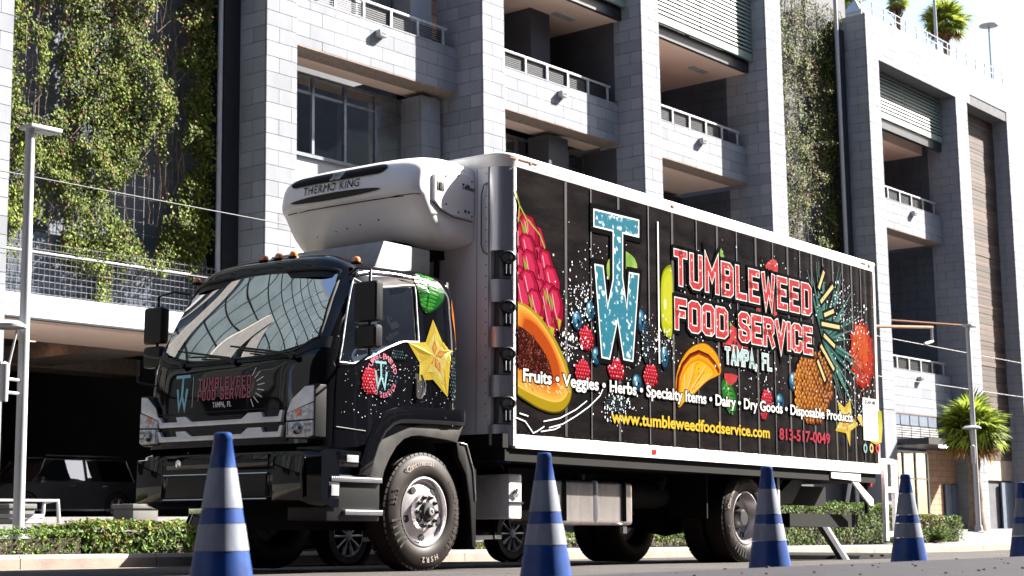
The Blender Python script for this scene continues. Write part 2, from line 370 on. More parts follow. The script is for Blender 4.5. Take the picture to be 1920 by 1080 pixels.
def louvres(root, x0, x1, y, z0, z1, pitch=.165):
    f = MB().box((x0, y, z0), (x1, y + .12, z0 + .28)); f = f.build('louvre_frame', M['louvre'], root)
    z = z0 + .36; me = None
    while z < z1 - .1:
        if me is None:
            b = MB(); ln = (x1 - x0) / 2 - .05; b.prism([(0, 0), (.02, 0), (.04, .088), (.025, .09)], (0, ln), ax='x'); o = b.build('louvre_slat', M['louvre'], root, fix=True); me = o.data; o.location = (x0 + .02, y, z)
        else: o = link('louvre_slat', me, root); o.location = (x0 + .02, y, z)
        o = link('louvre_slat', me, root); o.location = ((x0 + x1) / 2 + .03, y, z); z += pitch
    bxo('louvre_mullion', ((x0 + x1) / 2 - .03, y + .05, z0 + .285), ((x0 + x1) / 2 + .027, y + .2, z1 - .002), M['louvre'], root)
    bxo('louvre_head', (x0, y + .02, z1), (x1, y + .2, z1 + .12), M['frame'], root)
    bxo('louvre_backing', (x0, y + .35, z0), (x1, y + .4, z1), M['dark_metal'], root)
def windows(root, x0, x1, y, z0, z1, n, transom=.52, glass='glass'):
    f = MB(); f.box((x0, y - .04, z0), (x1, y + .06, z0 + .1)); f.box((x0, y - .04, z1 - .09), (x1, y + .06, z1)); w = f.build('window_band', M['frame'], root)
    st = (x1 - x0) / n
    for i in range(n + 1):
        x = x0 + st * i; bxo('mullion', (x - .05, y - .05, z0 + .102), (x + .05, y + .05, z1 - .092), M['frame'], w)
    for i in range(n):
        a, c = x0 + st * i + .052, x0 + st * (i + 1) - .052
        bxo('transom', (a, y - .03, z1 - .09 - transom), (c, y + .04, z1 - .02 - transom), M['frame'], w)
        b = MB(); tl = random.uniform(-.004, .004)
        b.add([(a, y, z0 + .1), (c, y + tl, z0 + .1), (c, y + tl, z1 - .09), (a, y, z1 - .09)], [(0, 1, 2, 3)]); b.build('pane', M[glass], w)
        bxo('blind', (a, y + .12, z1 - .09 - transom + .08), (c, y + .13, z1 - .1), M['cream_stone_lit_board'], w)
# ---------------------------------------------------------------- main building
mainb = empty('office_building', (42, 31, 0), label='tall grey block building with open decks and a vine wall right behind the truck', cat='building')
mainb.location = (0, 0, 0)
B = Blocks(mainb, M['block'])
PX = [(28.78, 29.90), (37.83, 38.90), (46.73, 47.85), (55.68, 56.92)]
ZV = [(5.0, 17.2), (8.2, 17.6), (8.6, 19), (8.6, 21)]
for i, (a, c) in enumerate(PX): pillar(B, mainb, a, c, 31.0, 32.9 if i else 32.14, -.3, 26, ZV[i][0], ZV[i][1])
for i in range(3):
    x0, x1 = PX[i][1], PX[i + 1][0]; lx = x0 + 4.35
    parapet(B, mainb, x0, x1, 32.05, 13.62, 15.0, lx=lx)
    parapet(B, mainb, x0, x1, 31.7, 5.07, 7.0, rail=False)
    deep = 33.5 if i == 0 else 33.6 if i == 1 else 46
    bxo('ceiling_slab', (x0, 32.852, 13.60), (x1, deep, 14.0), M['ceil'], mainb)
    bxo('floor_slab', (x0, 32.502, 7.0), (x1, deep + .5, 7.4), M['walk'], mainb)
    zc = 18.1; deep2 = 33.6 if i == 0 else 35.2 if i == 1 else 46
    bxo('ceiling_slab', (x0, 32.0, zc), (x1, deep2, zc + .4), M['ceil'], mainb)
    bxo('fascia_beam', (x0, 31.84, zc), (x1, 31.995, 18.56), M['dark_metal'], mainb)
    if i: louvres(mainb, x0, x1, 31.62, 18.54, 21.9)
    else: bxo('upper_wall', (x0, 31.7, 18.57), (x1, 32.4, 26), M['block'], mainb)
    bxo('upper_wall', (x0, 31.9, 22.03), (x1, 33, 26), M['block'], mainb)
# bay one: windows, sill wall and inner column
x0, x1 = PX[0][1], PX[1][0]
windows(mainb, x0 + .3, 36.9, 33.45, 10.9, 13.4, 5); windows(mainb, 37.95, 41.2, 33.45, 10.9, 13.4, 3)
bxo('sill_wall', (x0 - .2, 33.5, 7.4), (38.9, 33.9, 10.9), M['white'], mainb)
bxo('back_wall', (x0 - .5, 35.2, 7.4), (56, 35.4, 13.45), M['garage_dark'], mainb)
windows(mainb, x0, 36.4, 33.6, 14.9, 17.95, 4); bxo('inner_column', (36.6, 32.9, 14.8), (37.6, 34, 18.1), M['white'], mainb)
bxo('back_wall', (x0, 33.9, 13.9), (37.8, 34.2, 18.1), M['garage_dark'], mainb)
c = bxo('inner_column', (36.77, 32.63, 8), (37.62, 33.6, 13.452), M['joint'], mainb)
B.face(c, 'y', 36.74, 37.64, 32.6, 10, 13.45, h=.8, ln=.95); B.face(c, 'x', 32.66, 33.6, 36.74, 10, 13.45, h=.8, ln=1.2)
# bay two: dark glass behind both decks, columns
x0, x1 = PX[1][1], PX[2][0]
windows(mainb, x0, x1, 35.2, 14.3, 18.05, 8); windows(mainb, x0, x1, 33.65, 10.0, 13.4, 8)
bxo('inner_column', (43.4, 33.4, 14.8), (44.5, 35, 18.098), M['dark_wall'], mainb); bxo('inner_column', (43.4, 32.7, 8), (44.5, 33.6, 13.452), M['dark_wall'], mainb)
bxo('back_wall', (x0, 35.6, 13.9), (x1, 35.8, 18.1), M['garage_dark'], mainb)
# bay three: deep deck with a block side wall
x0, x1 = PX[2][1], PX[3][0]
for z0, z1 in ((7.4, 13.45), (13.9, 18.1)):
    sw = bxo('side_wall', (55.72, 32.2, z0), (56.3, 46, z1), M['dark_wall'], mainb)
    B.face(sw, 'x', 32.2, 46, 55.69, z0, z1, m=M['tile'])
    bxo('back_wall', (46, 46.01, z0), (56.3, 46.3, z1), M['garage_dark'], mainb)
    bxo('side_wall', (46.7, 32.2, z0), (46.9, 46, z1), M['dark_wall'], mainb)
    bxo('floor_deck', (46.9, 32.6, z0 - .1), (55.7, 46, z0 - .002), M['walk'], mainb)
# vine bay backing and downpipe
vb = bxo('vine_backing_wall', (56.92, 32.75, -.3), (66.3, 33.2, 26), M['dark_wall'], mainb)
MB().tube([(63.75, 31.95, -.1), (63.75, 31.95, 26)], .09, 10).build('downpipe', M['lamp'], mainb, smooth=40)
bxo('dark_return', (63.95, 32.0, -.3), (64.55, 32.7, 22), M['dark_metal'], mainb)
bxo('rear_mass', (28.8, 46.4, -.3), (64.5, 60, 26), M['dark_wall'], mainb)
bxo('ground_floor_wall', (29.9, 33.0, -.3), (55.7, 33.4, 5.0), M['dark_wall'], mainb)
B.finish(300)
# fittings under the deck ceilings
for i in range(3):
    x0, x1 = PX[i][1], PX[i + 1][0]
    for k_ in range(2): bxo('ceiling_light', (x0 + 2 + k_ * 3.5, 33.0, 18.05), (x0 + 3.1 + k_ * 3.5, 33.25, 18.098), M['rail'], mainb)
# ---------------------------------------------------------------- left wing: garage entrance and vine wall
wing = empty('garage_building', label='vine covered car park building with a dark open entrance on the left of the truck', cat='building')
B = Blocks(wing, M['block'])
pillar(B, wing, 19.75, 21.02, 31.0, 32.4, -.3, 26, 5.6, 18)
pillar(B, wing, 11.0, 12.1, 31.0, 32.4, -.3, 26, 12, 12.1)
MB().tube([(28.05, 32.0, 4.9), (28.05, 32.0, 26)], .07, 10).build('downpipe', M['lamp'], wing, smooth=40)
bxo('dark_return', (28.2, 32.02, 5.5), (28.77, 33.0, 26), M['dark_metal'], wing)
bxo('wall', (21.02, 32.9, 5.5), (28.7, 33.2, 26), mat('blue grey render', (.13, .15, .18), .85, vs=1.2), wing)
bxo('wall', (11, 32.9, 5.5), (19.7, 33.2, 26), M['dark_wall'], wing)
sp = bxo('spandrel', (12.1, 31.15, 4.95), (28.75, 32.2, 5.48), M['white'], wing)
bxo('spandrel_drip', (12.1, 31.1, 4.90), (28.75, 31.25, 4.947), M['dark_metal'], wing)
tl = bxo('tiled_wall', (21.03, 32.42, 5.48), (28.04, 32.89, 7.2), M['joint'], wing)
B.face(tl, 'y', 21.03, 28.04, 32.38, 5.48, 7.2, h=.3, ln=.45, zref=5.48, m=M['tile'], name='tile')
bxo('soffit', (12.1, 31.4, 4.86), (28.75, 34.3, 4.94), M['ceil'], wing)
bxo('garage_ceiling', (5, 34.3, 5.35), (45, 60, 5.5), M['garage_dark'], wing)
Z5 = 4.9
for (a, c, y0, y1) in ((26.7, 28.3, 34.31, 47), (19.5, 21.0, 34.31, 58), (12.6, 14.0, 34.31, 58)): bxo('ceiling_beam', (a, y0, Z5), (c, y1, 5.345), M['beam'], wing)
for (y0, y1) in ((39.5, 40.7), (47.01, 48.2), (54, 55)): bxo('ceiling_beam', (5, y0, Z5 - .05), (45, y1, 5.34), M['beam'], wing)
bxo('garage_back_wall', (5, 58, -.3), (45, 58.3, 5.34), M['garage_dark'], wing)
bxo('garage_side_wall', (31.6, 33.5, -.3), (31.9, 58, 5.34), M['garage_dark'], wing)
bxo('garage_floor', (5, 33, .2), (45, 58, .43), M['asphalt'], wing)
for (u, v) in ((202, 691), (131, 748), (198, 742), (60, 637)):
    z = 5.28; r = ray(u, v); p = r * (z / r.z)
    c_ = MB().box((p.x - .22, p.y - .22, z - .02), (p.x + .22, p.y + .22, z)).build('ceiling_light', mat('lit downlight', (.8, .5, .3), .5, emit=((1, .55, .3), 1.3)), wing)
B.finish(300)
# wire mesh in front of the tiled wall
wm = empty('climbing_mesh', label='galvanised wire climbing mesh in front of the dark tiled wall under the left vines', cat='mesh')
g = MB()
for i in range(50): x = 21.05 + i * .15; g.tube([(x, 31.95, 5.48), (x, 31.95, 6.9)], .007, 4, cap=False)
for i in range(10): z = 5.5 + i * .15; g.tube([(21.0, 31.95, z), (28.0, 31.95, z)], .006, 4, cap=False)
g.build('wire_grid', M['wire'], wm, kind='stuff')
MB().tube([(21.0, 31.93, 6.62), (28.05, 31.93, 6.62)], .022, 6).build('top_bar', M['rail'], wm)
# ---------------------------------------------------------------- right building
rb = empty('corner_building', label='grey block building with pale green louvres and a brown boarded bay beyond the truck', cat='building')
B = Blocks(rb, M['block'])
ROOF = 22.65
pillar(B, rb, 64.69, 65.85, 31.0, 32.2, -.3, ROOF, 5, ROOF - .01)
p6 = pillar(B, rb, 74.24, 75.6, 31.0, 32.6, -.3, ROOF - 1.9, 0, ROOF - 1.9)
p7 = pillar(B, rb, 80.72, 82.6, 31.0, 32.6, -.3, ROOF - 1.4, 0, ROOF - 1.4)
hd = bxo('roof_beam', (65.85, 31.03, ROOF - 1.9), (74.24, 32.3, ROOF), M['joint'], rb); B.face(hd, 'y', 65.85, 76.0, 31.0, ROOF - 1.9, ROOF, ln=1.0)
bxo('roof_beam', (74.24, 31.03, ROOF - 1.9), (80.7, 32.3, ROOF - .001), M['joint'], rb); B.face(hd, 'y', 76.0, 82.6, 31.0, ROOF - 1.4, ROOF, ln=1.0)
bxo('roof_slab', (64.6, 32.3, ROOF - .5), (82.6, 50, ROOF - .05), M['walk'], rb)
louvres(rb, 65.86, 74.2, 31.75, 18.54, ROOF - 1.95)
parapet(B, rb, 65.86, 74.2, 32.05, 13.58, 14.9, lx=70.9)
parapet(B, rb, 65.86, 74.2, 32.0, 5.10, 7.06, lx=70.6)
for zc, dp in ((18.1, 38), (13.455, 38), (5.06, 32.52)): bxo('ceiling_slab', (65.85, 32.855, zc + (.12 if zc < 18 else 0)), (74.2, max(dp, 33), zc + .45), M['ceil'], rb)
bxo('fascia_beam', (65.86, 31.84, 18.1), (74.2, 31.99, 18.56), M['dark_metal'], rb)
for z0, z1 in ((7.1, 13.45), (13.9, 18.1)):
    bw = bxo('back_wall', (65.8, 38, z0), (74.3, 38.3, z1), M['dark_wall'], rb)
    s2 = bxo('side_wall', (74.27, 32.6, z0), (74.6, 38, z1), M['dark_wall'], rb); B.face(s2, 'x', 32.6, 38, 74.24, z0, z1, m=M['tile'])
e = bxo('exit_sign', (70.6, 37.7, 16.9), (71.5, 37.8, 17.25), mat('dim exit sign', (.3, .05, .05), .5, emit=((.6, .12, .1), .8)), rb)
bxo('exit_sign', (71.9, 37.7, 17.0), (72.6, 37.8, 17.3), M['white'], rb)
bxo('roof_return', (64.6, 32.2, -.3), (64.75, 50, ROOF - .06), M['block'], rb); bxo('end_wall', (82.5, 32.6, -.3), (82.6, 50, ROOF - .06), M['block'], rb)
# boarded bay: one wood cladding, sunlit left strip painted cream, shaded rest dark
bxo('bay_wall', (75.6, 31.9, -.3), (80.72, 32.5, ROOF - 1.9), M['joint'], rb)
bb = MB(); z = 3.2; n = 0
while z < ROOF - 2.0:
    for (a, c) in ((75.62, 77.0), (77.02, 80.7)):
        h = random.choice((.19, .24, .29)) if a < 76 else h
        o = link('sunlit_board' if a < 76 else 'shaded_wood_board', unit_box(c - a, .08, h - .015, M['cream_stone_lit_board'] if a < 76 else M['board']), rb)
        o.location = ((a + c) / 2, 31.83 - random.uniform(0, .03), z + h / 2)
    z += h
# shop front
bxo('grille_frame', (66.0, 32.0, 3.9), (72.3, 32.2, 5.06), M['dark_metal'], rb)
for i in range(6):
    a = 66.4 + i * .98
    bxo('grille_pane', (a, 31.95, 4.55), (a + .88, 31.99, 5.0), M['bluedoor'], rb)
    for j in range(5): bxo('grille_slat', (a, 31.9, 4.0 + j * .105), (a + .9, 31.94, 4.06 + j * .105), M['lamp'], rb)
bxo('canopy', (66.0, 29.6, 3.5), (74.2, 31.9, 3.78), M['dark_metal'], rb)
bxo('canopy_light', (67.2, 29.57, 3.38), (69.6, 29.7, 3.49), mat('lit canopy strip', (.8, .8, .78), .5, emit=((1, .98, .95), 1.0)), rb)
windows(rb, 67.2, 71.0, 32.0, -.15, 3.4, 3, transom=1.2)
bxo('shop_back', (66, 34.5, -.3), (72, 34.6, 4.5), mat('shop interior', (.12, .10, .07), .9, vs=.8, c2=(.03, .05, .04)), rb)
bxo('orange_panel', (69.6, 33.4, 1.9), (70.0, 33.5, 3.1), M['yellow_print'], rb)
ts = bxo('stone_wall', (71.0, 32.03, -.3), (74.24, 32.4, 3.5), M['joint'], rb); B.face(ts, 'y', 71.02, 74.24, 32.0, 1.95, 3.5, h=.26, ln=1.1, m=M['tan'], name='stone_plank')
B.face(ts, 'y', 71.02, 72.6, 32.0, -.2, 1.95, h=.26, ln=1.1, m=M['tan'], name='stone_plank')
for x in (72.75, 73.5): bxo('service_door', (x, 31.93, -.16), (x + .7, 31.99, 1.92), M['bluedoor'], rb)
for x in (76.2, 79.0, 79.8): bxo('service_door', (x, 31.70, -.16), (x + .76, 31.78, 2.1), M['bluedoor'], rb)
bxo('lintel_wall', (75.62, 31.8, 2.2), (80.7, 31.89, 3.2), M['cream_stone_lit_board'], rb)
MB().tube([(66.2, 31.8, 9.1), (70.5, 29.5, 9.0)], .05, 6).build('bracket_arm', M['rust'], rb)
B.finish(300)
# roof terrace things
tr = empty('roof_railing', label='thin metal railing along the roof edge beside the rooftop palm', cat='railing')
for i in range(15):
    x = 65.6 + i * 1.18; bxo('post', (x, 31.6, ROOF), (x + .05, 31.65, ROOF + 1.15), M['rail'], tr)
for z in (.45, .8, 1.12): bxo('rail', (65.6, 31.6, ROOF + z), (82.2, 31.64, ROOF + z + .03), M['rail'], tr)
for (x, lab, h) in ((84.7, 'slim rooftop lamp with flat round head at the far right roof corner', 4.6),):
    q = empty('roof_lamp', (81.6, 32.0, ROOF), label=lab, cat='lamp')
    MB().tube([(0, 0, 0), (0, 0, 3.6)], .05, 8).build('pole', M['lamp'], q); MB().lathe([(0, 3.6), (.5, 3.66), (.5, 3.72), (0, 3.8)], 20).build('lamp_head', M['lamp'], q, smooth=40)
q = empty('flagpole', (75.6, 32.4, ROOF), label='tall pale pole standing in front of the rooftop palm crown', cat='pole'); MB().tube([(0, 0, 0), (0, 0, 9)], [.09, .05], 10).build('pole', M['lamp'], q, smooth=40)
MB().lathe([(.2, 0), (.2, .03), (.1, .06)], 12).build('base_plate', M['lamp'], q)
for i, (x, w_, h) in enumerate(((71.0, .9, 2.2), (75.0, .8, 2.0))):
    q = empty('roof_turret', (x, 34.5, ROOF), label=('pale slatted roof vent with pointed top left of the rooftop palm', 'pale slatted roof vent with pointed top under the rooftop palm')[i], cat='roof vent')
    MB().box((-w_ / 2, -w_ / 2, 0), (w_ / 2, w_ / 2, h)).build('housing', M['white'], q)
    MB().add([(-w_ / 2 - .1, -w_ / 2 - .1, h), (w_ / 2 + .1, -w_ / 2 - .1, h), (w_ / 2 + .1, w_ / 2 + .1, h), (-w_ / 2 - .1, w_ / 2 + .1, h), (0, 0, h + .8)], [(0, 1, 4), (1, 2, 4), (2, 3, 4), (3, 0, 4), (3, 2, 1, 0)]).build('cap', M['white'], q)
    for j in range(5): bxo('slat', (-w_ / 2 + .08, -w_ / 2 - .03, .4 + j * .3), (w_ / 2 - .08, -w_ / 2 - .004, .5 + j * .3), M['frame'], q)
# buildings outside the frame that glass and paint reflect, raised to block sky light
nb = empty('glass_building', label='glass office building with white diagonal braces at the left end of the street', cat='building')
bxo('wall', (-40, 33, -.3), (10.9, 50, 44), M['dark_wall'], nb); bxo('glazing', (-40, 32.9, 5), (10.9, 32.99, 43), mat('blue curtain glass', (.10, .125, .13), .08, .2, vs=.2), nb)
g = MB()
for i in range(18): g.box((-40 + i * 2.9, 32.8, 5), (-39.94 + i * 2.9, 32.88, 43))
for i in range(13): g.box((-40, 32.82, 5 + i * 2.9), (10.9, 32.87, 5.08 + i * 2.9))
g.build('mullion_grid', M['dark_metal'], nb, kind='stuff')
for i in range(4):
    ax = -33 + i * 13.5
    for s_ in (-1, 1):
        g = MB(); x0 = ax + 5.2 * s_; w_ = 2.4
        g.prism([(x0 - w_ / 2, 5), (x0 + w_ / 2, 5), (ax + w_ / 2 * .8, 24), (ax - w_ / 2 * .8, 24)], (31.9 - .1 * s_, 32.5 - .1 * s_)); g.build('brace', M['walk'], nb, fix=True)
ob = empty('facing_sky_blocker', label='unseen plain blocks behind the camera added to block sky and fill reflections', cat='building')  # unseen; heights and tones set to block sky light and pattern window reflections
for i, (xa, xb, hh, mm) in enumerate(((-60, -30, 46, 'joint'), (-29.9, -8, 50, 'dark_wall'), (-7.9, 14, 44, 'dark_wall'), (14.1, 40, 40, 'dark_wall'), (40.1, 52, 30, 'white'), (52.1, 82, 38, 'dark_wall'), (82.1, 94.8, 20, 'white'), (94.9, 100, 42, 'dark_wall'), (100.1, 103, 20, 'white'), (103.1, 130, 42, 'dark_wall'))): bxo('wing_wall', (xa, -40, -.3), (xb, -26, hh), M[mm], ob)
for i in range(18): bxo('dark_opening', (-55 + i * 8, -26, 1), (-49.5 + i * 8, -25.9, 4.5), M['dark_metal'], ob); bxo('dark_opening', (-55 + i * 8, -26, 7), (-49.5 + i * 8, -25.9, 10.5), M['dark_metal'], ob)
eb = empty('added_sky_blocker', label='plain grey mass added out of view at the left to block sky light', cat='building')  # unseen mass put in to cut sky light on faces turned left
bxo('wall', (-60, -26, -.3), (-48, 33, 42), M['dark_wall'], eb)
for i in range(7):
    for j in range(2): bxo('window', (-48, -22 + i * 7.6, 1.5 + j * 4.4), (-47.9, -17.5 + i * 7.6, 4.3 + j * 4.4), M['frame'], eb)
# ================================================================ vegetation
def leaf_quad(mb, p, n, up, s, asp=.62, tint=None, fold=.25):
    n = Vector(n).normalized(); u = Vector(up); u = (u - n * u.dot(n)); u = u.normalized() if u.length > 1e-4 else Vector((1, 0, 0)); r = u.cross(n)
    p = Vector(p); k = len(mb.v); a = s * asp
    mb.v += [tuple(p - u * s * .5), tuple(p + r * a * .5 + n * s * fold * .3), tuple(p + u * s * .5), tuple(p - r * a * .5 + n * s * fold * .3)]
    mb.f += [(k, k + 1, k + 2), (k, k + 2, k + 3)]; t = random.random() if tint is None else tint
    mb.col = (mb.col or []) + [] if mb.col is None else mb.col
    mb.col.append(t); mb.col.append(t)
def rv(s=1): return Vector((random.uniform(-s, s), random.uniform(-s, s), random.uniform(-s, s)))
def vine_wall(x0, x1, z0, z1, y, n, name, label, redz):
    root = empty(name, label=label, cat='vine')
    A = MB(); A.col = []; Bm = MB(); Bm.col = []
    cnt = 0
    while cnt < n:
        x = random.uniform(x0, x1); z = random.uniform(z0 - 1.0, z1); 
        d = noise.noise(Vector((x * .55, 3.1, z * .42))) + .45 * noise.noise(Vector((x * 2.1, 9, z * 1.4)))
        edge = z0 + .25 + .9 * noise.noise(Vector((x * .9, 0, 5))) + .9 * noise.noise(Vector((x * 4, 0, 5)))
        if z < edge and not (abs(x - x0 - 3.4) < .28 and z > z0 - 1.15 and x0 < 25): cnt += .15; continue
        if d < -.19 + random.uniform(-.15, .15): cnt += .05; continue
        cl = .42 * noise.noise(Vector((x * 1.1, 7, z * 1.3))) + .16 * noise.noise(Vector((x * 3.3, 7, z * 3)))
        red = random.random() < (.10 + (.5 if z > redz else 0) * max(0, noise.noise(Vector((x * .8, 1, z * .6))) + .3))
        yy = y - abs(random.gauss(.08, .12)) - max(0, cl) * 1.2
        leaf_quad(Bm if red else A, (x, yy, z), Vector((random.gauss(.1, .5), -1, random.gauss(.35, .45))), Vector((random.gauss(0, .5), 0, -1)), random.uniform(.05, .10), .8)
        cnt += 1
    A.build('green_leaves', M['ivy'], root, kind='stuff'); Bm.build('brown_leaves', M['ivy_red'], root, kind='stuff')
    T = MB()
    for i in range(110):
        x = random.uniform(x0, x1); z = random.uniform(z0, z1 - 2); ln = random.uniform(1, 4); pts = []
        for j in range(7): pts.append((x + .22 * noise.noise(Vector((i * 3.1, j * .7, 0))) * j * .5, y - .03 - .08 * random.random(), z + ln * j / 6))
        T.tube(pts, random.uniform(.006, .018), 4, cap=False)
    T.build('stems', M['trunk'], root, kind='stuff')
    Wm = MB(); k = 0
    while x0 + k * .3 < x1: Wm.tube([(x0 + k * .3, y + .06, z0 - .2), (x0 + k * .3, y + .06, z1)], .008, 3, cap=False); k += 1
    k = 0
    while z0 + k * .3 < z1: Wm.tube([(x0, y + .07, z0 + k * .3), (x1, y + .07, z0 + k * .3)], .008, 3, cap=False); k += 1
    Wm.build('support_wires', M['cable'], root, kind='stuff'); return root
vine_wall(21.1, 27.9, 6.35, 17.5, 32.3, 68000, 'vine_wall', 'wide wall of green climbing vines on wires at the left above the garage entrance', 12.5)
vine_wall(57.0, 65.0, 5.5, 23, 32.5, 52000, 'vine_wall', 'narrow vine wall between two block pillars right of the truck box', 9)
def hedge(x0, x1, y0, y1, z0f, z1, n, name, label, red=.1, s=(.035, .07), group=None):
    root = empty(name, label=label, cat='hedge', group=group); A = MB(); A.col = []; Bm = MB(); Bm.col = []
    zb = z0f(x0); core = MB().box((x0 + .07, y0 + .08, zb), (x1 - .07, y1 - .05, z1 - .08)); core.build('inner_twigs', M['soil'], root)
    H = z1 - zb; W_ = y1 - y0; LX = x1 - x0; areas = [LX * H, LX * W_, W_ * H]; tot = sum(areas)
    for i in range(n):
        t = random.random() * tot
        if t < areas[0]: x = random.uniform(x0, x1); z = zb + H * random.random(); y = y0; nn = Vector((0, -1, .3))
        elif t < areas[0] + areas[1]: x = random.uniform(x0, x1); y = random.uniform(y0, y1); z = z1; nn = Vector((0, -.2, 1))
        else: x = x0; y = random.uniform(y0, y1); z = zb + H * random.random(); nn = Vector((-1, 0, .3))
        bump = .06 * noise.noise(Vector((x * 1.7, y * 2, z * 3))) + .03 * noise.noise(Vector((x * 7, y * 7, z * 7)))
        p = Vector((x, y, z)) + nn.normalized() * (bump + random.gauss(-.01, .022)); 
        if z < zb + .05 and random.random() < .5: continue
        rr = noise.noise(Vector((x * 1.2 + 4, y, z * 2))) > .05 and random.random() < red * 3
        leaf_quad(Bm if rr else A, p, nn + rv(.7), rv(1) + Vector((0, 0, .8)), random.uniform(*s), .5)
    A.build('leaves', M['hedge'], root, kind='stuff')
    if len(Bm.v): Bm.build('new_leaves', M['hedge_red'], root, kind='stuff')
    return root
hedge(6.0, 11.55, 15.25, 16.3, lambda x: -.2, .085, 9000, 'hedge', 'low dark green clipped hedge beside the base of the left lamp post', red=.0, s=(.03, .05))
hedge(11.6, 17.3, 15.3, 16.4, lambda x: -.22, .15, 11000, 'hedge', 'yellow green hedge with reddish leaves left of the truck front wheel', red=.07, s=(.045, .085))
hedge(17.4, 24.5, 15.4, 16.5, lambda x: -.27, -.06, 8000, 'hedge', 'low ground hedge seen under the truck chassis', red=.05)
hedge(24.6, 32.6, 15.35, 16.7, lambda x: -.33, .44, 15000, 'hedge', 'tall bright green hedge behind the truck lift gate', red=.0, s=(.05, .09))
hedge(32.9, 36.4, 15.6, 16.8, lambda x: -.35, .22, 6000, 'hedge', 'short hedge with reddish top right of the fourth cone', red=.12, s=(.05, .09))
pl = empty('fern_plant', (34.9, 15.55, -.3), label='bright yellow green leafy plant at the right end of the hedges', cat='plant')
A = MB(); A.col = []
for i in range(46):
    a = random.uniform(0, 2 * math.pi); e = random.uniform(.25, 1.3); d = Vector((math.cos(a) * math.cos(e), math.sin(a) * math.cos(e), math.sin(e))); ln = random.uniform(.35, .62)
    for j in range(9):
        t = j / 8; p = d * ln * t + Vector((0, 0, -.25 * t * t * ln))
        for s_ in (-1, 1): leaf_quad(A, p + d.cross(Vector((0, 0, 1))) * s_ * .04, Vector((0, 0, 1)) + rv(.4), d.cross(Vector((0, 0, 1))) * s_ + d * .5, .11 * (1.1 - t * .6), .35)
A.build('fronds', M['hedge'], pl, kind='stuff')
def fan_frond(seed, dry=False):
    random.seed(seed); b = MB(); b.col = []
    pet = random.uniform(.5, .8); b.tube([(0, 0, 0), (pet * .5, 0, .05), (pet, 0, .02)], [.018, .014, .01], 4); b.col = [.5] * len(b.f)
    n = 22; R0 = random.uniform(.75, .95)
    for i in range(n):
        a = R_(-120 + 240 * i / (n - 1)); ln = R0 * (1 - .25 * abs(a) / R_(120)); dr = Vector((math.cos(a), math.sin(a), 0)); sd_ = Vector((-math.sin(a), math.cos(a), 0))
        o = Vector((pet, 0, .02)); w_ = .042; m_ = o + dr * ln * .55 + Vector((0, 0, .02 - .05 * ln)); t_ = o + dr * ln * .95 + Vector((0, 0, -.28 * ln * random.uniform(.5, 1.3)))
        k = len(b.v); b.v += [tuple(o), tuple(m_ + sd_ * w_), tuple(m_ - sd_ * w_), tuple(t_), tuple(m_ + Vector((0, 0, .02)))]
        b.f += [(k, k + 1, k + 4), (k, k + 4, k + 2), (k + 1, k + 3, k + 4), (k + 4, k + 3, k + 2)]; b.col += [random.random()] * 4
    return b
FR = []
for s_ in range(4):
    me = fan_frond(s_).build('frond_source', M['palm']); FR.append(me.data); bpy.data.objects.remove(me)
for s_ in range(2):
    me = fan_frond(20 + s_).build('frond_source', M['palmdry']); FR.append(me.data); bpy.data.objects.remove(me)
random.seed(11)
def palm(loc, h, sc, label, n=46, lean=(0, 0)):
    root = empty('palm_tree', loc, label=label, cat='palm tree')
    t = MB(); pts = [(lean[0] * (i / 9) ** 2, lean[1] * (i / 9) ** 2, h * i / 9) for i in range(10)]; t.tube(pts, [.24 - .07 * min(1, i / 5) + (.05 if i == 0 else 0) + .02 * math.sin(i * 2.3) for i in range(10)], 12)
    t.build('trunk', M['trunk'], root, smooth=50); c = Vector(pts[-1])
    bs = MB()
    for i in range(40):
        a = random.uniform(0, 6.28); z = -random.uniform(0, .9); bs.tube([c + Vector((.15 * math.cos(a), .15 * math.sin(a), z)), c + Vector((.33 * math.cos(a), .33 * math.sin(a), z + .3))], [.03, .012], 4)
    bs.build('leaf_bases', M['palmdry'], root, kind='stuff')
    for i in range(n):
        el = R_(80 - 130 * ((i + .5) / n) ** .9); az = i * 2.399 + random.uniform(-.3, .3); dry = el < R_(-32)
        o = link('frond', FR[random.choice((4, 5)) if dry else random.randrange(4)], root)
        s = sc * random.uniform(.85, 1.15); o.scale = (s, s, s); o.location = c
        o.rotation_euler = (random.uniform(-.35, .35), -el, az)
    return root
palm((45.85, 19.2, -.2), 2.95, .74, 'fan palm with a full green crown standing behind the right lamp post', n=84)
palm((81.1, 34.2, ROOF), 4.1, 1.0, 'tall rooftop palm with dark fronds against the white sky', n=50)
q_ = onY(1682, 8, 37); palm((q_.x, 37, ROOF - .5), q_.z - ROOF + .5, .5, 'small brownish rooftop palm left of the taller one', n=30)
q_ = onY(1597, 8, 36); palm((q_.x, 36, ROOF - .5), q_.z - ROOF + .5, .5, 'second small rooftop palm at the roof corner', n=24)
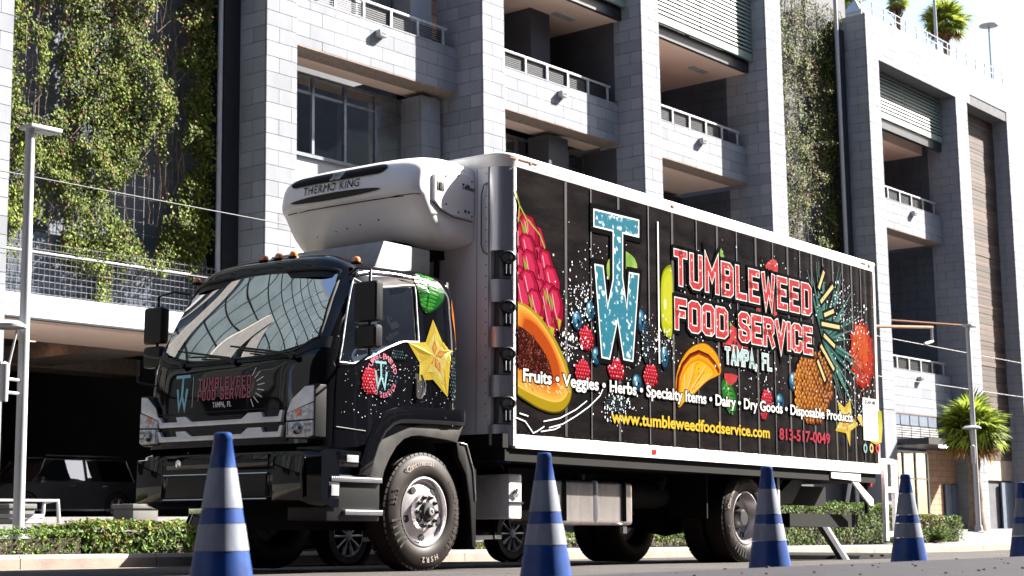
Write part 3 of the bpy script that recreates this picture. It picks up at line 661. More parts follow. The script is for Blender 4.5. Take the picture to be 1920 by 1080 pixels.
# ================================================================ delivery truck
truck = empty('delivery_truck', label='black cab delivery truck with a long refrigerated box covered in fruit pictures', cat='truck', mat=Matrix.Translation(TP) @ TM.to_4x4())
YC = 1.08
def cr(p0, p1, p2, p3, t):
    return p1 + ((p2 - p0) * .5) * (t - 2 * t * t + t ** 3) + (p2 - p1) * (3 * t * t - 2 * t ** 3) + ((p3 - p1) * .5) * (t ** 3 - t * t)
def mono(P, i, t):                  # piecewise interpolation with limited tangents, so flat parts stay flat
    n = len(P); p1, p2 = P[i], P[i + 1]; p0 = P[i - 1] if i else p1 * 2 - p2; p3 = P[i + 2] if i + 2 < n else p2 * 2 - p1
    def tan(a, b, c):
        d1 = b - a; d2 = c - b; l1 = d1.length; l2 = d2.length
        if l1 < 1e-9 or l2 < 1e-9: return Vector((0, 0, 0))
        return (d1 / l1 * l2 + d2 / l2 * l1) / (l1 + l2)
    L_ = (p2 - p1).length; t1 = tan(p0, p1, p2) * L_; t2 = tan(p1, p2, p3) * L_
    return p1 * (1 - 3 * t * t + 2 * t ** 3) + t1 * (t - 2 * t * t + t ** 3) + p2 * (3 * t * t - 2 * t ** 3) + t2 * (t ** 3 - t * t)
def refine(G, k=5):
    G = [[Vector(p) for p in r] for r in G]
    H = []
    for r in G:
        q = []
        for i in range(len(r) - 1):
            for s in range(k): q.append(mono(r, i, s / k))
        q.append(r[-1]); H.append(q)
    V = list(zip(*H)); out = []
    for c in V:
        c = list(c); q = []
        for i in range(len(c) - 1):
            for s in range(k): q.append(mono(c, i, s / k))
        q.append(c[-1]); out.append(q)
    return [list(r) for r in zip(*out)]
# rows of the half cab; each row: (x, w, z) from the front centre round to the back centre
HG = [
 # centre            w .5                w .82               w .99 corner          w 1.06              door front            door rear           cab side rear         back corner         back centre
 [(-1.43, 0, 1.05), (-1.425, .5, 1.05), (-1.40, .80, 1.05), (-1.35, .985, 1.05), (-1.26, 1.06, 1.03), (-1.14, 1.08, 1.02), (-.02, 1.085, 1.27), (.40, 1.08, 1.27), (.50, 1.0, 1.27), (.50, 0, 1.27)],
 [(-1.435, 0, 1.34), (-1.43, .5, 1.34), (-1.405, .80, 1.34), (-1.35, .985, 1.34), (-1.26, 1.06, 1.34), (-1.14, 1.08, 1.38), (-.02, 1.085, 1.46), (.40, 1.08, 1.46), (.50, 1.0, 1.46), (.50, 0, 1.46)],
 [(-1.43, 0, 1.56), (-1.425, .5, 1.56), (-1.40, .80, 1.57), (-1.34, .98, 1.58), (-1.25, 1.06, 1.6), (-1.14, 1.08, 1.60), (-.10, 1.085, 1.74), (.40, 1.08, 1.74), (.50, 1.0, 1.74), (.50, 0, 1.74)],
 [(-1.40, 0, 1.755), (-1.395, .5, 1.755), (-1.37, .80, 1.77), (-1.30, .975, 1.83), (-1.21, 1.055, 1.84), (-1.12, 1.075, 1.73), (-.12, 1.08, 1.99), (.40, 1.075, 1.95), (.50, .99, 1.95), (.50, 0, 1.95)],
 [(-1.37, 0, 1.79), (-1.365, .5, 1.80), (-1.34, .80, 1.83), (-1.25, .965, 1.93), (-1.17, 1.045, 1.94), (-1.075, 1.065, 1.90), (-.12, 1.072, 2.06), (.40, 1.068, 2.06), (.50, .98, 2.06), (.50, 0, 2.06)],
 [(-1.20, 0, 2.19), (-1.195, .5, 2.19), (-1.165, .79, 2.20), (-1.10, .935, 2.22), (-1.03, 1.005, 2.22), (-.985, 1.035, 2.22), (-.12, 1.05, 2.27), (.40, 1.045, 2.28), (.49, .96, 2.28), (.49, 0, 2.28)],
 [(-1.01, 0, 2.59), (-1.005, .5, 2.585), (-.98, .77, 2.565), (-.93, .895, 2.535), (-.89, .965, 2.50), (-.88, 1.0, 2.47), (-.12, 1.02, 2.50), (.38, 1.01, 2.52), (.46, .93, 2.52), (.46, 0, 2.52)],
 [(-.965, 0, 2.68), (-.96, .5, 2.67), (-.935, .76, 2.645), (-.89, .88, 2.61), (-.84, .94, 2.575), (-.80, .97, 2.55), (-.12, .985, 2.585), (.34, .97, 2.59), (.42, .90, 2.585), (.43, 0, 2.60)],
 [(-.86, 0, 2.735), (-.855, .48, 2.73), (-.84, .72, 2.70), (-.81, .82, 2.665), (-.76, .87, 2.645), (-.72, .89, 2.635), (-.12, .90, 2.65), (.28, .88, 2.65), (.34, .82, 2.645), (.35, 0, 2.68)],
 [(-.5, 0, 2.765), (-.5, .45, 2.76), (-.5, .62, 2.735), (-.5, .68, 2.72), (-.5, .72, 2.70), (-.5, .74, 2.69), (-.12, .75, 2.695), (.15, .7, 2.695), (.2, .6, 2.695), (.2, 0, 2.72)],
]
K = 5
def half(sgn): return [[(p[0], YC + sgn * p[1], p[2]) for p in r] for r in HG]
full = []
for r in HG:
    a = [(p[0], YC + p[1], p[2]) for p in r][::-1]; c = [(p[0], YC - p[1], p[2]) for p in r]; full.append(a + c[1:])
GC = refine(full, K)
for i_ in range(2 * K, 5 * K):          # the lower edge of the door window rises quickly, then runs level
    wt = max(0, 1 - abs(i_ - 3 * K) / (1.0 * K))
    for c_ in (len(HG[0]) - 1 + 5, len(HG[0]) - 1 - 6):
        for q_ in range(K + 1):
            t_ = q_ / K if c_ > 9 else 1 - q_ / K; GC[i_][c_ * K + q_].z += wt * .075 * math.sin(math.pi * t_ ** .8)

NR, NC = len(GC), len(GC[0]); NH = len(HG[0]) - 1     # control columns: 0..2*NH, centre at NH
def cell(i, j): return i // K, j // K
def is_ws(i, j): r_, c_ = cell(i, j); return 4 <= r_ <= 5 and NH - 3 <= c_ <= NH + 2
def is_dw(i, j): r_, c_ = cell(i, j); return 3 <= r_ <= 5 and (c_ == NH + 5 or c_ == NH - 6)
b = MB(); b.grid(GC, skip=lambda i, j: is_ws(i, j) or is_dw(i, j), flip=True)
cab = b.build('cab_shell', M['black'], truck, smooth=40)
def sub(i0, i1, j0, j1, off): # patch of the cab surface pushed outwards
    out = []
    for i in range(i0, i1 + 1):
        row = []
        for j in range(j0, j1 + 1):
            p = GC[i][j]; a = GC[min(i + 1, NR - 1)][j] - GC[max(i - 1, 0)][j]; c = GC[i][min(j + 1, NC - 1)] - GC[i][max(j - 1, 0)]
            n = c.cross(a); n.normalize()
            if n.dot(p - Vector((-.3, YC, 2.0))) < 0: n = -n
            row.append(p + n * off)
        out.append(row)
    return out
from mathutils.bvhtree import BVHTree
_vs = [p for r in GC for p in r]; _n = NC
BV = BVHTree.FromPolygons(_vs, [(i * _n + j, i * _n + j + 1, (i + 1) * _n + j + 1, (i + 1) * _n + j) for i in range(NR - 1) for j in range(NC - 1)])
i0, i1 = 4 * K, 6 * K; j0, j1 = (NH - 3) * K, (NH + 3) * K
WG = []
for i in range(25):
    v = i / 24; row = []
    for j in range(41):
        q = -1 + 2 * j / 40; a = abs(q) ** 2.3; hw = .965 - .07 * v; xc = -1.372 + .362 * v - .03 * math.sin(v * math.pi)
        row.append((xc + a * (.122 - .042 * v), YC - q * hw, 1.79 + .80 * v + a * (.14 - .195 * v)))
    WG.append(row)
ws = MB().grid(WG, flip=True).build('windscreen', M['wsglass'], truck, smooth=80)
def border(i0, i1, j0, j1, off):
    G = sub(i0, i1, j0, j1, off); return G[0] + [r[-1] for r in G[1:]] + G[-1][::-1][1:] + [r[0] for r in G[::-1][1:-1]]
MB().tube(border(i0, i1, j0, j1, -.002), .018, 6, closed=True).build('rubber_seal', M['blackpl'], ws, smooth=60)
MB().grid(sub(6 * K - 1, 6 * K, j0, j1, -.009), flip=True).build('sun_band', M['blackpl'], ws)
G = sub(3 * K, 4 * K, (NH - 4) * K, (NH + 4) * K, .006); MB().grid(G, flip=True).build('cowl_panel', M['blackpl'], truck, smooth=60)
for side, cc in ((1, NH + 5), (-1, NH - 6)):
    dw = MB().grid(sub(3 * K, 6 * K, cc * K, (cc + 1) * K, -.012), flip=True).build('side_window', M['cargl'], truck, smooth=80)
    MB().tube(border(3 * K, 6 * K, cc * K, (cc + 1) * K, .004), .008, 6, closed=True).build('window_trim', M['grille'] if side > 0 else M['blackpl'], dw, smooth=60)
    G = sub(3 * K, 6 * K, cc * K, (cc + 1) * K, .0); mid = [r[int(K * .35) if side > 0 else int(K * .65)] for r in G]
# interior
MB().box((-1.15, .15, 1.45), (-.8, 2.0, 1.80)).build('dashboard', M['blackpl'], truck, bevel=.05)
bxo('cab_floor', (-1.3, .08, 1.15), (.44, 2.08, 1.25), M['chassis'], truck); bxo('rear_lining', (.40, .12, 1.25), (.43, 2.05, 2.6), M['seat'], truck)
for y0, y1 in ((.22, .72), (1.2, 1.95)):
    s_ = MB().box((-.55, y0, 1.35), (-.02, y1, 1.52)).build('seat', M['seat'], truck, bevel=.04)
    MB().box((-.1, y0, 1.5), (.05, y1, 2.12)).build('seat_back', M['seat'], s_, bevel=.05); MB().box((-.06, y0 + .12, 2.15), (.04, y1 - .12, 2.36)).build('headrest', M['seat'], s_, bevel=.04)
stw = []
for i in range(28):
    a = i / 28 * 2 * math.pi; stw.append((-.72 + .09 * math.sin(a), .48 + .21 * math.cos(a), 1.86 + .17 * math.sin(a)))
sw = MB().tube(stw, .016, 8, closed=True).build('steering_wheel', M['blackpl'], truck, smooth=60)
MB().tube([(-.72, .48, 1.86), (-1.0, .48, 1.6)], .03, 8).build('column', M['blackpl'], sw); MB().tube([(-.72, .28, 1.86), (-.72, .68, 1.86)], .016, 6).build('spoke', M['blackpl'], sw)
# surface of the cab front and side for prints
def front_x(y, z):
    h = BV.ray_cast(Vector((-3, y, z)), Vector((1, 0, 0))); return h[0].x if h[0] is not None else -1.43
# lettering tools
FC = {}
def glyphs(txt, size=1.0, bold=0.0, sx=1.0, align='LEFT', spacing=1.0):
    key = (txt, size, bold, sx, align, spacing)
    if key in FC: return FC[key]
    cu = bpy.data.curves.new('lettering', 'FONT'); cu.body = txt; cu.size = size; cu.offset = bold; cu.align_x = align; cu.space_character = spacing; cu.resolution_u = 3; cu.dimensions = '2D'; cu.fill_mode = 'FRONT'
    ob = bpy.data.objects.new('lettering', cu); me = ob.to_mesh()
    vs = [(v.co.x * sx, v.co.y) for v in me.vertices]; fs = [tuple(p.vertices) for p in me.polygons]
    ob.to_mesh_clear(); bpy.data.objects.remove(ob); bpy.data.curves.remove(cu); FC[key] = (vs, fs); return FC[key]
def fit(txt, width, height, bold=0.0, spacing=1.0):     # glyph mesh scaled to a width, capital height given
    vs, fs = glyphs('H', 1.0, 0); cap = max(v[1] for v in vs); k = height / cap
    vs, fs = glyphs(txt, k, bold, 1, 'LEFT', spacing); x0 = min(v[0] for v in vs); x1 = max(v[0] for v in vs); s_ = width / (x1 - x0)
    return [((v[0] - x0) * s_, v[1]) for v in vs], fs
def put(mesh2, f, name, m, parent, flip=False):
    vs, fs = mesh2; b = MB(); b.add([f(*v) for v in vs], [q[::-1] if flip else q for q in fs]); return b.build(name, m, parent)
# condensed block capitals drawn as strokes, unit cell 1 wide x 2.4 high
ST = {
 'T': [[(0, 2.4), (1, 2.4)], [(.5, 2.4), (.5, 0)]], 'U': [[(0, 2.4), (0, .2), (.2, 0), (.8, 0), (1, .2), (1, 2.4)]],
 'M': [[(0, 0), (0, 2.4), (.6, 1.1), (1.2, 2.4), (1.2, 0)]], 'B': [[(0, 0), (0, 2.4), (.78, 2.4), (1, 2.2), (1, 1.45), (.8, 1.25), (0, 1.25)], [(.8, 1.25), (1, 1.05), (1, .2), (.8, 0), (0, 0)]],
 'L': [[(0, 2.4), (0, 0), (.9, 0)]], 'E': [[(.92, 2.4), (0, 2.4), (0, 0), (.92, 0)], [(0, 1.25), (.75, 1.25)]],
 'W': [[(0, 2.4), (.3, 0), (.65, 1.5), (1.0, 0), (1.3, 2.4)]], 'D': [[(0, 0), (0, 2.4), (.75, 2.4), (1, 2.15), (1, .25), (.75, 0), (0, 0)]],
 'F': [[(.92, 2.4), (0, 2.4), (0, 0)], [(0, 1.25), (.75, 1.25)]], 'O': [[(.2, 0), (0, .2), (0, 2.2), (.2, 2.4), (.8, 2.4), (1, 2.2), (1, .2), (.8, 0), (.2, 0)]],
 'S': [[(1, 1.9), (1, 2.2), (.8, 2.4), (.2, 2.4), (0, 2.2), (0, 1.5), (.2, 1.3), (.8, 1.1), (1, .9), (1, .2), (.8, 0), (.2, 0), (0, .2), (0, .5)]],
 'R': [[(0, 0), (0, 2.4), (.78, 2.4), (1, 2.2), (1, 1.4), (.8, 1.2), (0, 1.2)], [(.6, 1.2), (1.02, 0)]], 'V': [[(0, 2.4), (.5, 0), (1, 2.4)]], 'I': [[(0, 0), (0, 2.4)]],
 'C': [[(1, 1.8), (1, 2.2), (.8, 2.4), (.2, 2.4), (0, 2.2), (0, .2), (.2, 0), (.8, 0), (1, .2), (1, .6)]],
 'A': [[(0, 0), (.5, 2.4), (1, 0)], [(.2, .8), (.8, .8)]], 'P': [[(0, 0), (0, 2.4), (.78, 2.4), (1, 2.2), (1, 1.3), (.8, 1.1), (0, 1.1)]], ',': [[(.15, .2), (.0, -.4)]], ' ': []}
WD = {'M': 1.2, 'W': 1.3, 'I': 0, ',': .2, 'L': .9, ' ': .55, 'E': .92, 'F': .92}
def strokes(b, pts, w, f, ext=True):        # mitred band along a polyline, mapped by f(x, z)
    P = [Vector((p[0], p[1])) for p in pts]; n = len(P); closed = (P[0] - P[-1]).length < 1e-6
    if ext and not closed:
        d = (P[1] - P[0]).normalized(); P[0] = P[0] - d * w / 2; d = (P[-1] - P[-2]).normalized(); P[-1] = P[-1] + d * w / 2
    Lp = []; Rp = []
    for i in range(n):
        if closed and i in (0, n - 1): d1 = (P[-1] - P[-2]).normalized(); d2 = (P[1] - P[0]).normalized()
        else: d1 = (P[i] - P[i - 1]).normalized() if i else (P[1] - P[0]).normalized(); d2 = (P[i + 1] - P[i]).normalized() if i < n - 1 else d1
        t = d1 + d2; t = t.normalized() if t.length > 1e-4 else d1; nn = Vector((-t.y, t.x)); c = max(.35, nn.dot(Vector((-d1.y, d1.x)))); o = nn * (w / 2 / c)
        Lp.append(P[i] + o); Rp.append(P[i] - o)
    k = len(b.v); b.v += [tuple(f(*p)) for p in Lp] + [tuple(f(*p)) for p in Rp]; b.f += [(k + i, k + n + i, k + n + i + 1, k + i + 1) for i in range(n - 1)]
def block_text(txt, x0, x1, z0, z1, f, layers, parent, name, gap=.62):
    tot = sum(WD.get(c, 1.0) + gap for c in txt) - gap; sx = (x1 - x0) / tot; sz = (z1 - z0) / 2.4
    for li, (w, m, d) in enumerate(layers):
        b = MB(); x = x0
        for c in txt + ' ':
            for s_ in ST[c]: strokes(b, [(x + p[0] * sx, z0 + p[1] * sz) for p in s_], w, lambda a, q: f(a, q, d))
            x += (WD.get(c, 1.0) + gap) * sx
            if c == ' ' and b.v: b.build(name + ('', '_outline', '_shadow')[li], m, parent); b = MB()
# ---------------- front of the cab: badge, lights, grille, bumper
def ff(a, z, d=0): y = 1.664 - a; return (front_x(y, z) - .004 - d, y, z)     # a runs to the right as seen from the front
fp = MB(); fp.box((-1.446, .30, 1.345), (-1.436, 1.88, 1.35)); fp = fp.build('bonnet_panel_edge', M['blackpl'], truck)
fl = bxo('front_lettering_backing', (-1.428, 1.5, 1.45), (-1.427, 1.55, 1.46), M['black_print'], truck)
strokes_b = MB(); strokes(strokes_b, [(0.0, 1.672), (.165, 1.672)], .028, lambda a, z: ff(a, z)); strokes(strokes_b, [(.082, 1.67), (.082, 1.50)], .026, lambda a, z: ff(a, z))
strokes(strokes_b, [(.02, 1.55), (.045, 1.39), (.082, 1.51), (.12, 1.39), (.145, 1.55)], .028, lambda a, z: ff(a, z)); strokes_b.build('letters_TW', M['teal_lifted'], fl)
b2 = MB(); strokes(b2, [(.222, 1.66), (.222, 1.40)], .006, lambda a, z: ff(a, z)); b2.build('divider_line', M['white_lifted'], fl)
for t_, z0, z1 in (('TUMBLEWEED', 1.552, 1.634), ('FOOD SERVICE', 1.455, 1.532)):
    block_text(t_, .30, .94, z0, z1, ff, ((.0022, M['redtext'], .004), (.0115, M['pink_lifted'], 0.002)), fl, 'red_letters', gap=.85)
block_text('TAMPA, FL', .49, .715, 1.388, 1.425, ff, ((.008, M['white_lifted'], .002),), fl, 'white_letters', gap=.6)
b3 = MB()
for i in range(8):
    a = R_(64 - i * 18.5); c_ = (.90, 1.535); r0, r1 = .125, .20; strokes(b3, [(c_[0] + r0 * math.cos(a), c_[1] + .9 * r0 * math.sin(a)), (c_[0] + r1 * math.cos(a), c_[1] + .9 * r1 * math.sin(a))], .009, lambda a_, z: ff(a_, z))
b3.build('burst_strokes', M['white_lifted'], fl)
# grille
def yz(poly, x0, x1, name, m, parent, bev=.006):
    b = MB(); b.prism(poly, (x0, x1), ax='x'); return b.build(name, m, parent, fix=True, bevel=bev)
gb = yz([(.30, 1.07), (1.86, 1.07), (1.86, 1.335), (.30, 1.335)], -1.42, -1.36, 'grille_backing', M['blackpl'], truck)
for zt, nm in ((1.33, 'grille_bar'), (1.205, 'grille_bar')):
    poly = [(.31, zt - .005), (.33, zt - .10), (1.83, zt - .10), (1.86, zt - .005), (1.83, zt - .01), (1.80, zt - .055), (1.60, zt - .055), (1.62, zt - .012), (1.50, zt - .012), (1.42, zt - .06), (.80, zt - .06), (.72, zt - .012), (.56, zt - .012), (.54, zt - .055), (.36, zt - .055), (.34, zt - .005)]
    yz(poly, -1.462, -1.425, nm, M['grille'], gb, .004)
for j in range(3):
    for zt in (1.31, 1.19): bxo('grille_slat', (-1.44, .8, zt - j * .018 - .01), (-1.421, 1.4, zt - j * .018), M['blackpl'], gb)
def mirror_y(poly): return [(2 * YC - p[0], p[1]) for p in poly]
HLo = [(.30, 1.09), (.29, 1.30), (.24, 1.42), (.10, 1.525), (-.005, 1.53), (-.005, 1.10), (.05, 1.08)]
for sgn in (1, -1):
    mp_ = (lambda q: q) if sgn > 0 else mirror_y
    def bend(b_):                        # wrap the lamp round the cab corner
        b_.v = [(p[0] + .05 * max(0, abs(p[1] - YC) - .80) ** 1.2 * 10 * .28, p[1], p[2]) for p in b_.v]
    def wrap(poly, x0, x1, name, m, parent, bev=.006):
        b_ = MB(); n = 7; ys = [p[0] for p in poly]
        b_.prism(poly, (x0, x1), ax='x'); bend(b_); return b_.build(name, m, parent, fix=True, bevel=bev)
    hl = wrap(mp_(HLo), -1.43, -1.30, 'headlight', M['blackpl'], truck, .01)
    wrap(mp_([(.283, 1.31), (.235, 1.41), (.10, 1.512), (.01, 1.517), (.01, 1.385), (.28, 1.30)]), -1.438, -1.42, 'silver_trim', M['grille'], hl)
    wrap(mp_([(.283, 1.10), (.283, 1.222), (.01, 1.232), (.01, 1.11), (.06, 1.095)]), -1.445, -1.40, 'low_lamp', M['lampinner'], hl)
    wrap(mp_([(.283, 1.235), (.281, 1.295), (.01, 1.375), (.01, 1.245)]), -1.445, -1.40, 'high_lamp', M['lampinner'], hl)
    s1 = .16 if sgn > 0 else 2 * YC - .16
    MB().lathe([(.045, 0), (.045, .02), (.03, .03), (0, .035)], 20, Matrix.Translation((-1.435, s1, 1.165)) @ Matrix.Rotation(-math.pi / 2, 4, 'Y')).build('projector', M['cargl'], hl, smooth=60)
    MB().lathe([(.03, 0), (.03, .01), (0, .016)], 16, Matrix.Translation((-1.428, s1, 1.305)) @ Matrix.Rotation(-math.pi / 2, 4, 'Y')).build('indicator_bulb', M['amber'], hl, smooth=60)
    for zz_ in (1.14, 1.19): wrap(mp_([(.09, zz_), (.02, zz_ + .002), (.02, zz_ + .02), (.09, zz_ + .018)]), -1.4505, -1.446, 'lamp_step', M['darksilver'], hl, 0)
    wrap(mp_([(.27, 1.115), (.262, 1.115), (.262, 1.215), (.27, 1.215)]), -1.4505, -1.446, 'lamp_rib', M['darksilver'], hl, 0)
# bumper: lofted plan outline
def bumper_ring(z, off, zb=0):
    pts = []
    for i in range(25):
        t = i / 24; w_ = -1.10 + 2.2 * t; a = abs(w_)
        x = -1.44 - off + (0 if a < .75 else .14 * ((a - .75) / .35) ** 2.2 * 1.0) ; pts.append((x, YC + w_, z))
    return [(-1.12, YC - 1.10, z)] + pts + [(-1.12, YC + 1.10, z)]
rows = [bumper_ring(.53, -.10), bumper_ring(.56, -.02), bumper_ring(.62, .02), bumper_ring(.80, .03), bumper_ring(.93, .03), bumper_ring(.985, .015), bumper_ring(1.0, -.02), bumper_ring(1.005, -.12)]
bp_ = MB().grid(rows, flip=False).build('bumper', M['black'], truck, smooth=50)
yz([(.47, .615), (1.72, .615), (1.68, .80), (.47, .80)], -1.478, -1.462, 'lower_intake', M['blackpl'], bp_); 
MB().tube([(-1.48, .45, .81), (-1.48, .45, .60), (-1.48, 1.73, .60), (-1.48, 1.73, .81)], .009, 6, closed=True).build('intake_rim', M['chrome'], bp_)
for y0, y1 in ((.06, .40), (1.76, 2.1)):
    f_ = yz([(y0, .575), (y1, .575), (y1, .955), (y0, .955)], -1.476, -1.45, 'fog_lamp_housing', M['black'], bp_, .02)
yz([(.45, .86), (1.70, .86), (1.70, .975), (.45, .975)], -1.480, -1.465, 'upper_panel', M['black'], bp_, .01)
MB().lathe([(.035, 0), (.035, .02), (0, .03)], 16, Matrix.Translation((-1.46, 1.55, .91)) @ Matrix.Rotation(-math.pi / 2, 4, 'Y')).build('round_lamp', M['chrome'], bp_, smooth=60)
# wipers
for (y0, y1) in ((.25, .98), (.95, 1.62), (1.6, 2.02)):
    p = Vector((-1.40, y0, 1.80)); q = Vector((-1.375, y1, 1.87)); wv = MB().tube([(-1.415, y0, 1.775), (-1.41, (y0 + y1) / 2, 1.845), (-1.395, y1 - .1, 1.875)], [.014, .011, .006], 6).build('wiper', M['blackpl'], truck, smooth=60)
    ym = (y0 + y1) / 2 + .1; hw = .33
    MB().tube([(-1.375 + .10 * max(0, abs(ym + s_ * hw - YC) - .7), ym + s_ * hw, 1.86 + .05 * s_) for s_ in (-1, -.3, .3, 1)], .009, 5).build('wiper_blade', M['blackpl'], wv); 
    MB().lathe([(.03, 0), (.03, .03), (0, .035)], 12, Matrix.Translation((-1.41, y0, 1.775)) @ Matrix.Rotation(-math.pi / 2, 4, 'Y')).build('wiper_pivot', M['blackpl'], wv)
# roof lights
for (y, x, z, m) in ((2.08, -.86, 2.615, 'amber'), (1.195, -.86, 2.735, 'amber'), (1.01, -.86, 2.735, 'amber'), (.825, -.86, 2.735, 'amber'), (.09, -.84, 2.615, 'amber')):
    q = MB().lathe([(.05, 0), (.05, .012), (.035, .016)], 16, Matrix.Translation((x, y, z - .008))).build('light_base', M['blackpl'], truck)
    MB().lathe([(.036, .01), (.036, .035), (.026, .052), (.0, .058)], 16, Matrix.Translation((x, y, z - .004))).build('marker_dome', M['redlens'] if 1 and .5 < y < 1.5 and False else M['amber'], q, smooth=60)
# roof deflector box
MB().prism([(-.32, 2.66), (.45, 2.66), (.45, 2.93), (-.19, 2.93)], (.36, 1.8), ax='y').build('roof_box', mat('dull grey sheet', (.33, .33, .32), .6, vs=3), truck, fix=True, bevel=.015)
# door details (camera side)
def sy(x, z, d=0):       # side skin of the cab
    h = BV.ray_cast(Vector((x, -2, z)), Vector((0, 1, 0))); y = h[0].y if h[0] is not None and h[0].y < .4 else 0.0
    return (x, y - .004 - d, z)
def seam(pts, r=.004, m='chassis', name='door_seam', par=truck): return MB().tube([sy(x, z) for x, z in pts], r, 4).build(name, M[m], par)
door = seam([(-1.165, 1.02), (-1.16, 1.5), (-1.14, 1.75), (-1.06, 1.95), (-.90, 2.50), (-.3, 2.53), (.0, 2.53), (.0, 1.48), (-.1, 1.46)], name='door_gap')
h_ = MB().tube([sy(-.12, 1.70, .03), sy(-.10, 1.62, .045), sy(-.10, 1.56, .045), sy(-.11, 1.50, .02)], [.012, .017, .017, .012], 8).build('door_handle', M['chrome'], door, smooth=60)
MB().box((-.17, YC - 1.09, 1.49), (-.07, YC - 1.083, 1.71)).build('handle_recess', M['chassis'], door)
MB().tube([sy(-1.15, 1.19, .0), sy(-.82, 1.17, .0)], .006, 4).build('door_crease', M['grime'], door)
MB().tube([sy(.22, 2.50), sy(.24, 2.3), sy(.26, 1.5)], .006, 4).build('rear_panel_edge', M['chrome'], truck)
MB().tube([(x, YC - 1.012 + .02 * (x > .25), z) for x, z in ((-.84, 2.52), (-.7, 2.555), (-.4, 2.572), (-.1, 2.572), (.2, 2.57), (.36, 2.55))], .009, 6).build('drip_rail', M['silver'], truck, smooth=50)
# cab side prints
def poly_print(pts, f, name, m, parent):
    b = MB(); b.add([f(*p) for p in pts], [tuple(range(len(pts)))[::-1]]); me = b.build(name, m, parent); return me
def cabpt(u, v): p = L(u, v, 1, 0); return (p.x, p.z)
cs = MB().add([sy(.02, 2.56, .001), sy(.02, 2.50, .001), sy(.10, 2.50, .001), sy(.10, 2.56, .001)], [(0, 1, 2, 3)]).build('side_print_edge', M['black_print'], truck)
ms = dict(
 starf=ramp_mat('star fruit flesh', [(.0, (.62, .42, .03)), (.45, (.80, .66, .16)), (.7, (.85, .75, .30))], 9, dist=.6),
 mint=ramp_mat('mint leaf', [(.0, (.004, .05, .01)), (.45, (.02, .20, .02)), (.62, (.10, .42, .06)), (.8, (.02, .14, .02))], 14, dist=1.2),
 orange=ramp_mat('papaya wedge', [(.3, (.75, .16, .01)), (.6, (.85, .30, .02))], 4))
for nm, pts, m, d in (('printed_orange_wedge', [(857, 546), (850, 560), (848, 590), (853, 625), (862, 655), (866, 652), (866, 560), (862, 549)], ms['orange'], .004),):
    P = [cabpt(*p) for p in pts]; n = len(P); c_ = (sum(p[0] for p in P) / n, sum(p[1] for p in P) / n); b = MB(); d0 = d
    b.add([sy(*c_, d0)] + [sy(*p, d0) for p in P], [(0, 1 + (i + 1) % n, 1 + i) for i in range(n)]); b.build(nm, m, cs)
berry = blueb = darkberry = None
def disc(cx, cz, rx, rz, f, d, name, m, parent, n=26, wob=.0, rot=0, seed=0):
    b = MB(); vs = [f(cx, cz, d)]
    for i in range(n):
        a = 2 * math.pi * i / n; k_ = 1 + wob * math.sin(a * 7 + seed); x_ = rx * math.cos(a) * k_; z_ = rz * math.sin(a) * k_
        vs.append(f(cx + x_ * math.cos(rot) - z_ * math.sin(rot), cz + x_ * math.sin(rot) + z_ * math.cos(rot), d))
    b.add(vs, [(0, 1 + (i + 1) % n, 1 + i) for i in range(n)]); return b.build(name, m, parent)
def arc_text(txt, cx, cz, r, size, a0, a1, f, d, m, parent, name, bold=0, inward=False, sx=1.0, parts=False):
    b = MB(); n = len(txt)
    for i, ch in enumerate(txt):
        if ch == ' ': continue
        vs, fs = glyphs(ch, size, bold, sx, 'CENTER'); a = a0 + (a1 - a0) * (i + .5) / n
        out = []
        for (x_, y_) in vs:
            rr = r - y_ if inward else r + y_; aa = a + (x_ / r if inward else -x_ / r); out.append(f(cx + rr * math.cos(aa), cz + rr * math.sin(aa), d))
        b.add(out, [q[::-1] for q in fs] if not parts else fs)
    return b.build(name, m, parent)
def flipq(me): return me
arc_text('TUMBLEWEED', -.62, 1.655, .150, .062, R_(172), R_(8), sy, .006, M['pinktext'], cs, 'emblem_lettering', bold=.001)
arc_text('FOOD SERVICE', -.62, 1.655, .190, .058, R_(200), R_(340), sy, .006, M['pinktext'], cs, 'emblem_lettering', bold=.001, inward=True)
b = MB(); g_ = lambda x_, z_: sy(x_, z_, .007)
strokes(b, [(-.70, 1.765), (-.58, 1.765)], .022, g_); strokes(b, [(-.64, 1.76), (-.64, 1.66)], .022, g_); strokes(b, [(-.71, 1.68), (-.685, 1.555), (-.64, 1.65), (-.595, 1.555), (-.57, 1.68)], .022, g_); b.build('emblem_TW', M['tealtext'], cs)
b = MB(); random.seed(3)
for i in range(190):
    x_ = random.uniform(-1.1, .4); z_ = random.uniform(1.28, 1.9) ; s_ = random.uniform(.002, .006); p_ = [sy(x_ + s_ * math.cos(a) , z_ + s_ * math.sin(a), .0045) for a in (0, 1.3, 2.6, 3.9, 5.2)]; b.add(p_, [(4, 3, 2, 1, 0)])
b.build('printed_droplets', M['white_print'], cs, kind='stuff')
